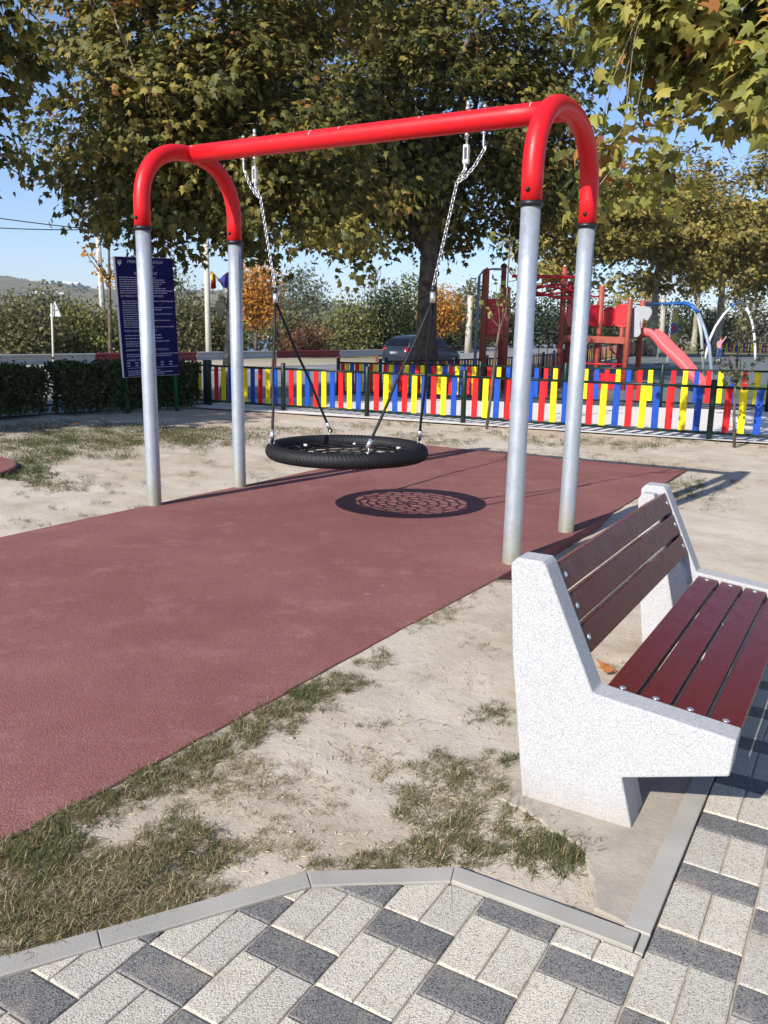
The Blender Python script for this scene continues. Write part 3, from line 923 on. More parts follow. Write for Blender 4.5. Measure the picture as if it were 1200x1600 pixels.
# net: staggered rings and radials
mb = MB(); NS = 14
rads = [.09, .185, .275, .36, .435, .505]
def net_p(r, a):
    return NW(SU + r * math.cos(a), VM + r * math.sin(a), SZ - .04 * (1 - (r / .53) ** 2))
for k, r in enumerate(rads):
    n = 7 if k == 0 else NS
    off = (.5 if k % 2 else 0)
    nodes = [(i + off) * 2 * math.pi / n for i in range(n)]
    for i in range(n):
        a, b = nodes[i], nodes[i] + 2 * math.pi / n
        mb.tube([net_p(r * (1 - .035 * math.sin(math.pi * q / 4)), a + (b - a) * q / 4) for q in range(5)], .0085, 5, cap=False)
    r2 = rads[k + 1] if k + 1 < len(rads) else RM - .05
    for a in nodes:
        mb.tube([net_p(r, a), net_p(r2, a)], .0085, 5, cap=False)
for i in range(7):
    a = i * 2 * math.pi / 7
    mb.tube([net_p(.0, a), net_p(rads[0], a)], .0085, 5, cap=False)
mb.build('net', MAT['black_rope'], nest, fixn=False)
for i in range(NS):
    a = (i + .5) * 2 * math.pi / NS
    if i % 2 == 0:
        mb = MB(); p = net_p(RM - .085, a)
        ra = Matrix.Rotation(a + math.atan2(EU.y, EU.x), 3, 'Z')
        mb.box(p, (.034, .022, .018), ra, .005); mb.build('net_clamp', MAT['white_plastic'], nest)

def chain_mesh(pts, link_l=.034, link_w=.022, r=.0032):
    mb = MB(); P = [Vector(p) for p in pts]
    d = [0]
    for a, b in zip(P[:-1], P[1:]): d.append(d[-1] + (b - a).length)
    step = link_l * .74; n = int(d[-1] / step)
    side = None
    for i in range(n):
        t_ = (i + .5) * step
        k = max(j for j in range(len(d) - 1) if d[j] <= t_)
        p = P[k].lerp(P[k + 1], (t_ - d[k]) / (d[k + 1] - d[k]))
        ax = (P[k + 1] - P[k]).normalized()
        s1 = ax.cross(Vector((.3, .9, .2))).normalized(); s2 = ax.cross(s1)
        s = s1 * math.cos(.5 + i * math.pi / 2) + s2 * math.sin(.5 + i * math.pi / 2)
        loop = []
        for q in range(12):
            a = 2 * math.pi * q / 12
            ca, sa = math.cos(a), math.sin(a)
            loop.append(p + ax * (math.copysign(link_l / 2 - link_w / 2, ca) + ca * link_w / 2) * (1 if abs(ca) > .01 else 0) + s * sa * (link_w / 2))
        loop.append(loop[0])
        mb.tube(loop, r, 5, cap=False)
    return mb

for side, um, us, uk in ((-1, -4.38, -4.49, -4.188), (1, -2.584, -2.462, -2.802)):
    # main hanger: threaded rod through the beam, bearing clevis
    top = NW(um, VM, BEAM_Z)
    mb = MB()
    mb.tube([NW(um, VM, BEAM_Z + .125), NW(um, VM, BEAM_Z - .165)], .0075, 10)
    mb.tube([NW(um, VM, BEAM_Z + .072), NW(um, VM, BEAM_Z + .09)], .017, 6)
    mb.tube([NW(um, VM, BEAM_Z - .09), NW(um, VM, BEAM_Z - .072)], .017, 6)
    mb.tube([NW(um, VM, BEAM_Z + .09), NW(um, VM, BEAM_Z + .128)], .012, 10)
    mb.build('hanger_rod', MAT['zinc'], nest)
    mb = MB(); Rz = Matrix.Rotation(math.atan2(EU.y, EU.x), 3, 'Z')
    for s_ in (-1, 1):
        mb.box(NW(um + s_ * .014, VM, BEAM_Z - .205), (.008, .034, .12), Rz, .003)
    mb.box(NW(um, VM, BEAM_Z - .152), (.036, .034, .018), Rz, .003)
    mb.tube([NW(um - .022, VM, BEAM_Z - .245), NW(um + .022, VM, BEAM_Z - .245)], .011, 12)
    mb.build('clevis', MAT['white_plastic'], nest)
    mb = MB(); mb.box(NW(um + .006 * -side, VM, BEAM_Z - .275), (.016, .024, .06), Rz, .004)
    mb.build('swivel', MAT['zinc'], nest)
    # safety hook
    mb = MB()
    mb.tube([NW(us, VM, BEAM_Z + .095), NW(us, VM, BEAM_Z - .16), NW(us + .012, VM, BEAM_Z - .185), NW(us + .02, VM, BEAM_Z - .16)], .006, 8)
    mb.tube([NW(us, VM, BEAM_Z + .073), NW(us, VM, BEAM_Z + .088)], .014, 6)
    mb.tube([NW(us, VM, BEAM_Z - .088), NW(us, VM, BEAM_Z - .073)], .014, 6)
    mb.build('safety_hook', MAT['zinc'], nest)
    j = NW(um + (uk - um) * .28, VM, BEAM_Z - .29 - .085)
    sleeve_top = NW(uk, VM, 1.735)
    chain_mesh([NW(um, VM, BEAM_Z - .29), j, sleeve_top]).build('chain', MAT['zinc'], nest, fixn=False)
    a_, b_ = NW(us + .012, VM, BEAM_Z - .175), j
    mid1 = a_.lerp(b_, .35) + Vector((0, 0, -.035)); mid2 = a_.lerp(b_, .7) + Vector((0, 0, -.03))
    chain_mesh([a_, mid1, mid2, b_]).build('safety_chain', MAT['zinc'], nest, fixn=False)
    mb = MB(); mb.tube([NW(uk, VM, 1.745), NW(uk, VM, 1.705)], [.014, .019], 12); mb.build('rope_thimble', MAT['black_plastic'], nest)
    mb = MB(); mb.tube([NW(uk, VM, 1.705), NW(uk, VM, 1.63)], .0195, 16); mb.build('rope_ferrule', MAT['zinc'], nest)
    for sv in (-1, 1):
        au = SU + side * .425; av = VM + sv * .385
        end = NW(au, av, .632); st = NW(uk, VM + sv * .006, 1.635)
        mb = MB()
        pts = [st.lerp(end, q / 10) + Vector((.006 * math.sin(q * 1.1 + sv), .004 * math.cos(q * .9), 0)) * math.sin(math.pi * q / 10) for q in range(11)]
        mb.tube(pts, .0105, 10); rp = mb.build('rope', MAT['black_rope'], nest)
        dirn = (end - st).normalized()
        mb = MB(); mb.tube([end - dirn * .055, end + dirn * .012], .0165, 14); mb.build('rope_ferrule', MAT['zinc'], nest)
        mb = MB(); mb.tube([end + dirn * .012, end + dirn * .035], [.015, .010], 12); mb.build('rope_eye', MAT['black_plastic'], nest)
        mb = MB(); s2 = NW(au, av, .587)
        rad = (NW(au, av, 0) - NW(SU, VM, 0)).normalized()
        lp_ = [s2 + rad * .017 * math.cos(a) + Vector((0, 0, .030 * math.sin(a) + .012)) for a in np.linspace(0, 2 * math.pi, 15)]
        mb.tube(lp_, .0048, 6, cap=False); mb.build('shackle', MAT['zinc'], nest, fixn=False)

# ================================================================== BENCH
BU, BV = -.82, 2.30
bench = thing('park_bench', 'park bench with white terrazzo concrete ends and dark red varnished slats', 'bench', W(BU, BV, 0))
bl = bench.location.copy()
def BW(u, v, z): return W(BU + u, BV + v, z) - bl
full = [(0, -.03), (.340, -.03), (.338, 0), (.299, .145), (.586, .236), (.594, .345), (.196, .385), (.030, .745), (.018, .757), (-.062, .757), (-.080, .735), (-.060, .45)]
cut = [(.004, -.03), (.336, -.03), (.334, 0), (.295, .149), (.580, .240), (.588, .298), (.174, .339), (-.008, .727), (-.058, .727), (-.076, .70), (-.056, .45)]
LB = 1.66; TH = .155
def end_support(v0, out):
    mb = MB()
    bm = bmesh.new()
    vs = [bm.verts.new(BW(u, v0, z)) for u, z in full]
    f = bm.faces.new(vs)
    r = bmesh.ops.extrude_face_region(bm, geom=[f])
    for e in r['geom']:
        if isinstance(e, bmesh.types.BMVert): e.co += EV * (.095 * out)
    bmesh.ops.recalc_face_normals(bm, faces=bm.faces)
    bmesh.ops.bevel(bm, geom=[e for e in bm.edges], offset=.007, segments=3, affect='EDGES', profile=.6)
    n0 = len(bm.verts)
    vs = [bm.verts.new(BW(u, v0 + .08 * out, z)) for u, z in cut]
    f = bm.faces.new(vs)
    r = bmesh.ops.extrude_face_region(bm, geom=[f])
    ext = [e for e in r['geom'] if isinstance(e, bmesh.types.BMVert)]
    for e in ext: e.co += EV * ((TH - .08) * out)
    fs = set(f.link_faces) if False else None
    ed = set()
    for v_ in vs + ext:
        for e in v_.link_edges: ed.add(e)
    bmesh.ops.recalc_face_normals(bm, faces=bm.faces)
    bmesh.ops.bevel(bm, geom=list(ed), offset=.006, segments=2, affect='EDGES', profile=.6)
    me = bpy.data.meshes.new('end_support'); bm.to_mesh(me); bm.free()
    me.materials.append(MAT['bench_concrete'])
    return link('end_support', me, bench)
end_support(0, 1)
end_support(LB, -1)
Rb = Matrix((EU, EV, Vector((0, 0, 1)))).transposed()
def slat(name, u, z, ang, w, th_, v0, v1):
    """slat centre line at (u,z), its width lies along angle ang in the u-z plane"""
    bm = bmesh.new()
    bmesh.ops.create_cube(bm, size=1)
    for v_ in bm.verts: v_.co = Vector((v_.co.x * w, v_.co.y * (v1 - v0), v_.co.z * th_))
    bmesh.ops.bevel(bm, geom=list(bm.edges), offset=.005, segments=3, affect='EDGES', profile=.5)
    for f in bm.faces: f.smooth = False
    me = bpy.data.meshes.new(name); bm.to_mesh(me); bm.free(); me.materials.append(MAT['varnish'])
    mw = Matrix.Translation(BW(u, (v0 + v1) / 2, z)) @ Rb.to_4x4() @ Matrix.Rotation(-ang, 4, 'Y')
    o = link(name, me, bench, mw)
    for vv in (-(v1 - v0) / 2 + .035, (v1 - v0) / 2 - .035):
        mb = MB(); mb.tube([(0, vv, th_ / 2 - .002), (0, vv, th_ / 2 + .0012), (0, vv, th_ / 2 + .0035)], [.0105, .0105, .006], 14)
        mb.build('bolt', MAT['zinc'], o)
    return o
# seat: line from (.19,.352) to (.588,.312)
sa = math.atan2(.298 - .339, .588 - .174)
for k in range(4):
    s_ = .028 + .088 / 2 + k * (.088 + .012)
    u_ = .174 + s_ * math.cos(sa); z_ = .339 + s_ * math.sin(sa)
    nn_ = .0175 + .001
    slat('seat_slat', u_ - math.sin(sa) * nn_, z_ + math.cos(sa) * nn_, sa, .088, .035, .098, LB - .098)
# back: line from (.186,.352) up to (.006,.735)
ba = math.atan2(.727 - .339, -.008 - .174)
L_ = math.hypot(.182, .388)
for k in range(3):
    s_ = L_ - .012 - .088 / 2 - k * (.088 + .014)
    u_ = .174 + s_ * math.cos(ba); z_ = .339 + s_ * math.sin(ba)
    nx_, nz_ = math.sin(ba), -math.cos(ba)
    th_ = .035
    o = slat('back_slat', u_ + nx_ * .0185, z_ + nz_ * .0185, ba - math.pi, .088, th_, .098, LB - .098)

# fallen leaves
def fallen(label, p, s, rz, tilt=.3):
    V_ = LEAF_V.copy(); V_[:, 1] -= .4
    V_[:, 2] = .22 * np.sin(V_[:, 0] * 5 + 1) * .5 + .35 * (V_[:, 0] ** 2) + .1 * V_[:, 1] ** 2
    bm_v = [Vector(v_) * s for v_ in V_]
    mb = MB(); mb.add(bm_v, [tuple(f) for f in LEAF_F], True)
    mb.tube([(0, -.4 * s, .01), (.05 * s, -.7 * s, .012), (.02 * s, -.95 * s, .004)], .0016, 5)
    o = mb.build('fallen_leaf', MAT['dry_leaf'])
    o.location = p; o.rotation_euler = (tilt, .15, rz)
    return tag(o, label, 'leaf', 'fallen leaves on the ground')
pl = G(945, 1047); pl.z = .012
fallen('large curled orange leaf lying on the dirt beneath the bench seat', pl, .085, .8)
pl = G(161, 675); pl.z = .05
fallen('pale orange fallen leaf on the grass left of the tall swing post', pl, .13, 2.0)
pl = G(118, 668); pl.z = .05
fallen('brown fallen leaf on the grass in front of the hedge', pl, .11, 4.0)

# ================================================================== FENCES
picket_cache = {}
def fence(label, posts, colours, h=.0, per=9, group='painted picket fences of the playground', bases=None, pw=.098):
    p0 = Vector(posts[0])
    root = thing('picket_fence', label, 'fence', p0, 0, group)
    P = [Vector(p) for p in posts]
    k = 0
    for i, p in enumerate(P):
        mb = MB(); q = p - p0
        mb.tube([q + Vector((0, 0, -.1)), q + Vector((0, 0, .86)), q + Vector((0, 0, .872))], [.043, .043, .034], 14)
        mb.build('post', MAT['fence_green'], root)
    for a, b in zip(P[:-1], P[1:]):
        d = b - a; L = d.length; e = d.normalized()
        for z in (.095, .765):
            mb = MB(); mb.tube([a - p0 + e * .03 + Vector((0, 0, z)), b - p0 - e * .03 + Vector((0, 0, z))], .021, 10)
            mb.build('rail', MAT['fence_green'], root)
        ang = math.atan2(d.y, d.x)
        for j in range(per):
            cname = colours[j % len(colours)] if per <= 12 else colours[k % len(colours)]
            k += 1
            if cname not in picket_cache:
                mb = MB(); mb.box((0, 0, .43), (pw, .018, .64), None, .004)
                picket_cache[cname] = mb.mesh('picket', MAT['fence_' + cname])
            s = (j + 1) / (per + 1)
            q = a.lerp(b, s) - p0
            mw = Matrix.Translation(q + Vector((0, 0, random.uniform(-.006, .006)))) @ Matrix.Rotation(ang, 4, 'Z') @ Matrix.Rotation(random.uniform(-.012, .012), 4, 'Y')
            link('picket', picket_cache[cname], root, mw)
    return root

def gpt(x, Y):                                   # photo column at the distance Y, set on the ground
    p = AY(x, 640, Y); return (p.x, Y, zgf(p.x, Y))
RYB = ['red', 'yellow', 'blue']
front_posts = [gpt(328, 16.45), gpt(442.7, 15.6), gpt(573.3, 14.8), gpt(724, 14.0), gpt(901, 13.15), gpt(1112, 12.35), gpt(1368, 11.5)]
fence('front run of red yellow and blue pickets behind the swing', front_posts, RYB)
st = Vector(front_posts[0]); hd = Vector((-4.02, 16.75, 0))
fence('short stub of picket fence between the clipped hedge and the front run', [tuple(hd), tuple(st - Vector((.09, -.06, 0)))], ['yellow', 'blue'], per=3)
back_posts = [gpt(528, 19.85), gpt(593, 19.6), gpt(667, 19.3), gpt(748, 19.0), gpt(880, 18.3), gpt(1030, 17.55), gpt(1198, 16.8), gpt(1390, 16.0)]
for i, p in enumerate(back_posts): back_posts[i] = (p[0], p[1], p[2] + .004 * i)
fence('second run of red yellow and blue pickets on the far side of the pale footpath', back_posts, RYB, per=8)
rp = []
for a, b in zip(FENCE_ROAD[:-1], FENCE_ROAD[1:]):
    L = math.hypot(b[0] - a[0], b[1] - a[1]); n = max(1, round(L / 1.9))
    for i in range(n): rp.append((a[0] + (b[0] - a[0]) * i / n, a[1] + (b[1] - a[1]) * i / n))
rp = rp[1:]
fence('long picket fence running away beside the road behind the red play tower', [(x, y, zgf(x, y)) for x, y in rp], RYB, per=10)
q0 = AY(1092, 540, 62); q1 = AY(1300, 540, 58)
fp = [q0.lerp(q1, i / 5) for i in range(6)]
fence('distant picket fence at the far right beyond the white arch swing', [(p.x, p.y, zgf(p.x, p.y) + .12) for p in fp], ['yellow', 'blue', 'red'], per=9)

# ================================================================== HEDGE
def hedge(label, a, b, h, w, n):
    a = Vector(a); b = Vector(b); L = (b - a).length
    root = thing('hedge', label, 'hedge', a, math.atan2(b.y - a.y, b.x - a.x), 'clipped hedges in front of the road')
    x = rng.random(n) * L; y = (rng.random(n) - .5) * w; z = .05 + rng.random(n) ** .8 * h
    # push two thirds of the leaves to the faces
    f = rng.random(n)
    y = np.where(f < .45, -w / 2 * rng.uniform(.75, 1.08, n), y)
    z = np.where((f > .45) & (f < .68), h * rng.uniform(.9, 1.05, n), z)
    y = y + .05 * np.sin(x * 5) + .03 * np.sin(x * 13 + z * 9); z = z + .03 * np.sin(x * 7) * (z > h * .8)
    z = z + np.where(rng.random(n) < .05, rng.random(n) * .09, 0) * (z > h * .8)
    keep = rng.random(n) < (.35 + .65 * sstep(.02, .28, z))
    P = np.stack([x, y, z], 1)[keep]; m = len(P)
    N = rand_unit(m) + np.array([0, -.5, .5]); T = rand_unit(m)
    V, F, _ = scatter_leaves(P, rng.uniform(.04, .08, m), N, T, QUAD_V * np.array([1.3, 1, 1]), QUAD_F)
    stuff(link('foliage', np_mesh('foliage', V, F, MAT['leaf_hedge'], np.repeat(np.clip(rng.normal(.4, .22, m), 0, 1), 4)), root))
    for k in range(int(L / .22)):
        mb = MB(); x0 = (k + .5) * .22 + random.uniform(-.06, .06)
        y0 = random.uniform(-w * .25, w * .25)
        branch_tube(mb, (x0, y0, -.05), (x0 + random.uniform(-.1, .1), y0 + random.uniform(-.1, .1), h * .85), .014, .006, 5, 4, .08)
        mb.build('stem', MAT['bark_dark'], root, fixn=False)
    return root
HA, HB = Vector((-8.6, 10.6, 0)), Vector((-3.72, 16.05, 0))
hd_ = (HB - HA).normalized()
gapc = Vector((-5.62, 13.93, 0))
hedge('left stretch of dark clipped hedge reaching the left picture edge', HA, gapc - hd_ * .12, .74, .62, 34000)
hedge('dark clipped hedge behind the blue notice board beside the picket fence', gapc + hd_ * .16, HB, .78, .62, 30000)
mb = MB(); mb.tube([gapc + Vector((.05, .3, -.1)), gapc + Vector((.05, .3, .74))], .035, 10)
mb.box(gapc + Vector((.05, .3, .75)), (.09, .09, .03), None, .006)
tag(mb.build('marker_post', MAT['tower_wood']), 'brown post standing in the gap of the hedge', 'post')

# ================================================================== NOTICE BOARD
bp = G(196, 645); yaw = math.radians(40)
board = thing('notice_board', 'navy notice board with white rules text on green posts before the hedge', 'sign', (bp.x, bp.y, 0), yaw)
board.rotation_euler = (0, math.radians(-2.2), yaw)
BWd, BZ0, BZ1 = 1.06, .60, 2.60
for x in (.07, BWd - .07):
    mb = MB(); mb.tube([(x, .05, -.15), (x, .05, 2.3)], .035, 12); mb.build('post', MAT['post_green'], board)
mb = MB(); mb.box((BWd / 2, 0, (BZ0 + BZ1) / 2), (BWd, .022, BZ1 - BZ0), None, .003)
bback = mb.build('panel_edge', MAT['board_white'], board)
mb = MB(); mb.box((BWd / 2 + .012, -.0125, (BZ0 + BZ1) / 2), (BWd - .03, .004, BZ1 - BZ0 - .012), None, .001)
bface = mb.build('panel_face', MAT['board_blue'], board)
def text(s, x, z, size, align='LEFT', mat='board_text'):
    cu = bpy.data.curves.new('lettering', 'FONT'); cu.body = s; cu.size = size; cu.align_x = align; cu.extrude = .0006; cu.offset = size * .012
    to = bpy.data.objects.new('tmp', cu); C.objects.link(to)
    dg = bpy.context.evaluated_depsgraph_get()
    me = bpy.data.meshes.new_from_object(to.evaluated_get(dg)); me.name = 'lettering'
    bpy.data.objects.remove(to); bpy.data.curves.remove(cu)
    me.materials.clear(); me.materials.append(MAT[mat])
    o = link('lettering', me, bface, Matrix.Translation((x, -.0160, z)) @ Matrix.Rotation(math.pi / 2, 4, 'X'))
    return o
def rows(n, x, z0, dz, hgt, xmax, seed, ragged=.2):           # lines too small to read: flat printed word marks
    mb = MB(); rs_ = random.Random(seed)
    for i in range(n):
        z = z0 - i * dz; cx_ = x
        xe = xmax - (rs_.random() * ragged if i % 3 else 0) - (.35 * rs_.random() if rs_.random() < .25 else 0)
        while cx_ < xe:
            w = rs_.uniform(.015, .06)
            mb.box((cx_ + w / 2, -.0160, z), (w, .001, hgt * rs_.uniform(.75, 1.0)))
            cx_ += w + .010
    mb.build('small_print', MAT['board_text'], bface)
cxm = BWd / 2 + .02
text('PRIMARIA ORASULUI', cxm, 2.50, .068, 'CENTER')
text('Loc de joaca', cxm, 2.435, .062, 'CENTER')
text('"LUNCA"', cxm, 2.375, .066, 'CENTER')
text('REGULAMENT', cxm, 2.31, .066, 'CENTER')
rows(8, .07, 2.265, .036, .017, 1.0, 1)
text('PE TERENUL DE JOACA ESTE INTERZIS', .075, 1.945, .045)
rows(13, .09, 1.875, .036, .016, .98, 2, .5)
text('VIZITATORUL ESTE OBLIGAT', .085, 1.365, .046)
rows(2, .10, 1.305, .05, .018, .95, 3, .3); rows(3, .10, 1.20, .036, .016, .9, 4, .5)
text('ADMINISTRATORUL LOCULUI DE JOACA', .09, 1.045, .043)
rows(2, .10, .985, .034, .016, 1.0, 5, .1)
text('NUMERE DE TELEFON', .09, .875, .046)
mb = MB()
for z in (.84, .795):
    for x in (.12, .27, .42, .58, .74, .90): mb.box((x, -.016, z), (.06, .001, .018))
mb.build('small_print', MAT['board_text'], bface)
rows(1, .10, .755, .034, .014, 1.0, 7, .05); rows(3, .10, .705, .034, .018, 1.0, 8, .1)
mb = MB()                                                    # small crest in the corner
mb.prism([(.06 + .0, -.0155, 2.52), (.13, -.0155, 2.52), (.125, -.0155, 2.485), (.095, -.0155, 2.455), (.065, -.0155, 2.485)], (0, -.001, 0))
for k in range(4): mb.box((.065 + k * .02, -.016, 2.535), (.008, .001, .02))
mb.build('crest', MAT['grey_panel'], bface)

# ================================================================== GUARDRAIL
def rail_at(x):                                              # where the photo column x meets the rail line
    d = ray(x, 545); k = d.x / d.y
    for a, b in zip(RAIL[:-1], RAIL[1:]):
        den = (b[0] - a[0]) - k * (b[1] - a[1])
        if abs(den) < 1e-9: continue
        s = (k * a[1] - a[0]) / den
        if -1e-6 <= s <= 1: return Vector((a[0] + (b[0] - a[0]) * s, a[1] + (b[1] - a[1]) * s, 0))
    return None
rb = [-170, 148, 307, 432, 531, 640, 733, 800, 858, 910, 950]
rpts = [rail_at(x) for x in rb]; rpts = [p for p in rpts if p is not None]
rail = thing('guardrail', 'road guardrail of alternating grey and dark red beam sections', 'guardrail', rpts[0])
prof = [(-.0, .155), (.035, .14), (.04, .11), (.0, .06), (-.01, .0), (.0, -.06), (.04, -.11), (.035, -.14), (0, -.155)]
for i, (a, b) in enumerate(zip(rpts[:-1], rpts[1:])):
    d = (b - a); e = d.normalized(); nrm = Vector((e.y, -e.x, 0))
    zc = .53
    vs = []
    for p in (a + e * .01, b - e * .01):
        for o_, z_ in prof: vs.append(p - rpts[0] + nrm * o_ + Vector((0, 0, zc + z_)))
        for o_, z_ in reversed(prof): vs.append(p - rpts[0] + nrm * (o_ - .008) + Vector((0, 0, zc + z_)))
    n = 2 * len(prof)
    mb = MB(); mb.add(vs, [(k, (k + 1) % n, n + (k + 1) % n, n + k) for k in range(n)] + [tuple(range(n)), tuple(range(n, 2 * n))], False)
    mb.build('beam', MAT['rail_red' if i % 2 else 'rail_white'], rail)
    nn_ = max(1, int(d.length / 4))
    for j in range(nn_):
        p = a.lerp(b, j / nn_) - rpts[0] - nrm * .09
        mb = MB(); mb.box(p + Vector((0, 0, .28)), (.08, .12, .66), Matrix.Rotation(math.atan2(e.y, e.x), 3, 'Z'), .008)
        mb.build('post', MAT['rail_red'], rail)

# ================================================================== POLES, SIGNS, CABLES, FLAGS
def pole(label, xb, yb, xt, yt, Y, r0, r1, mat, cat='pole', name='utility_pole', z0=None):
    b = AY(xb, yb, Y); tp = AY(xt, yt, Y)
    d = (tp - b) / (tp.z - b.z); zb = zgf(b.x, Y) - .1
    b = b + d * (zb - b.z)
    root = thing(name, label, cat, (b.x, b.y, zb))
    mb = MB(); mb.tube([(0, 0, 0), tuple((tp - b) * .5), tuple(tp - b)], [r0, (r0 + r1) / 2, r1], 12); mb.build('shaft', mat, root)
    return root, tp - b, b
r, top, b = pole('slender leaning concrete utility pole left of the blue notice board', 163, 520, 152, 355, 52, .20, .13, MAT['concrete_pole'])
mb = MB()
for k in range(14):
    p = top * (.08 + .065 * k); mb.box(p + Vector((0, -.19 + .07 * k / 14, 0)), (.10, .05, .28), None, .02)
mb.build('recess', MAT['grey_panel'], r)
mb = MB(); mb.box(top * .97, (1.6, .1, .1), None, .01); mb.build('crossarm', MAT['concrete_pole'], r)
pA = b + top * .97
r, top, b = pole('pale round pole rising behind the fence stub near the flags', 326, 548, 322, 376, 32, .11, .095, MAT['concrete_pole'])
mb = MB(); mb.tube([top * .42 + Vector((0, 0, 0)), top * .425], .112, 12); mb.build('band', MAT['grey_panel'], r)
pole('short pale concrete pole among the bushes behind the parked car', 731, 545, 735, 462, 58, .24, .17, MAT['concrete_pole'])
r, top, b = pole('thin grey metal lamp pole beside the red play tower', 741, 585, 749, 431, 24.5, .045, .04, MAT['grey_tube'], 'pole', 'lamp_pole')
mb = MB(); mb.tube([top, top + Vector((.12, 0, .16)), top + Vector((.4, 0, .2))], .025, 8); mb.build('arm', MAT['grey_tube'], r)
mb = MB(); mb.box(top + Vector((.5, 0, .19)), (.28, .12, .06), None, .02); mb.build('lamp_head', MAT['grey_panel'], r)
pole('pale concrete pole behind the blue swing beam', 1034, 535, 1040, 400, 64, .22, .16, MAT['concrete_pole'])
r, top, b = pole('pole painted yellow carrying a round blue and red sign', 1052, 540, 1056, 486, 58, .24, .2, plain('faded_yellow_paint', S(206, 190, 110), .7, .15, 3), 'sign', 'sign_pole')
mb = MB(); mb.tube([top * .62 + Vector((-.2, -.3, 0)), top * .62 + Vector((-.2, -.34, 0))], .36, 20); mb.build('sign_rim', MAT['blue_tube'], r)
mb = MB(); mb.tube([top * .62 + Vector((-.2, -.345, 0)), top * .62 + Vector((-.2, -.36, 0))], .2, 20); mb.build('sign_face', MAT['tower_red'], r)
r, top, b = pole('white traffic sign post with a grey triangular sign seen from behind', 84, 575, 80.5, 474, 20.5, .026, .026, MAT['concrete_pole'], 'sign', 'traffic_sign')
mb = MB(); tc = top + Vector((.10, .04, -.1))
mb.prism([tc + Vector((-.22, .1, -.2)), tc + Vector((.14, -.12, -.2)), tc + Vector((-.04, 0, .16))], (.012, .02, 0)); mb.build('sign_plate', MAT['grey_panel'], r)
mb = MB(); mb.box(tc + Vector((-.04, -.02, -.05)), (.2, .02, .03), Matrix.Rotation(-.55, 3, 'Z'), .004); mb.build('bracket', MAT['zinc'], r)
pB = AY(1197, 690, 12.2)
mb = MB(); mb.box((0, 0, .25), (.07, .05, .62), None, .01); mb.box((0, 0, .57), (.085, .065, .03), None, .008)
o = mb.build('marker_post', MAT['white_plastic']); o.location = (5.60, 12.15, 0); tag(o, 'short white post at the right picture edge before the picket fence', 'post')
def cable(label, a, b, sag):
    mb = MB(); a = Vector(a); b = Vector(b)
    mb.tube([a.lerp(b, q / 16) - Vector((0, 0, sag * 4 * (q / 16) * (1 - q / 16))) for q in range(17)], .028, 6)
    tag(mb.build('overhead_cable', MAT['black_plastic']), label, 'cable', 'overhead cables on the left')
cable('upper overhead cable crossing the sky at the left', AY(-420, 262, 46), pA + Vector((-.7, 0, .12)), .3)
cable('lower overhead cable running just beneath the upper one', AY(-420, 300, 46), pA + Vector((.7, 0, .12)), .6)
def flag(label, pts, Y, cols, staff):
    a = AY(*staff[0], Y); b = AY(*staff[1], Y)
    root = thing('flag', label, 'flag', (b.x, b.y, b.z))
    mb = MB(); mb.tube([a - b, Vector((0, 0, 0))], .018, 8); mb.build('staff', MAT['bark_dark'], root)
    P = [AY(x, y, Y) - b for x, y in pts]         # top-left, top-right, bottom-right, bottom-left
    n = 8; k = len(cols)
    for c_ in range(k):
        mb = MB(); V_ = []
        for i in range(n + 1):
            for j in range(n + 1):
                s, t_ = i / n, (c_ + j / n) / k
                p = P[0].lerp(P[1], s).lerp(P[3].lerp(P[2], s), t_)
                V_.append(p + Vector((0, .07 * math.sin(s * 7 + t_ * 4), 0)))
        mb.add(V_, [(i * (n + 1) + j, i * (n + 1) + j + 1, (i + 1) * (n + 1) + j + 1, (i + 1) * (n + 1) + j) for i in range(n) for j in range(n)], True)
        o = mb.build('cloth_band', cols[c_], root)
        sm = o.modifiers.new('thickness', 'SOLIDIFY'); sm.thickness = .006
fy, fr, fb = plain('flag_yellow', S(214, 176, 40), .8), plain('flag_red', S(190, 40, 40), .8), plain('flag_blue', S(60, 52, 140), .8)
flag('small drooping yellow and red flag near the pale pole', [(328, 425), (335, 428), (339, 450), (330, 452)], 22, [fy, fr], ((372, 470), (330, 424)))
flag('small blue flag half hidden behind the left plane trunk', [(339, 437), (360, 423), (361, 447), (350, 451)], 22, [fb], ((376, 500), (362, 420)))

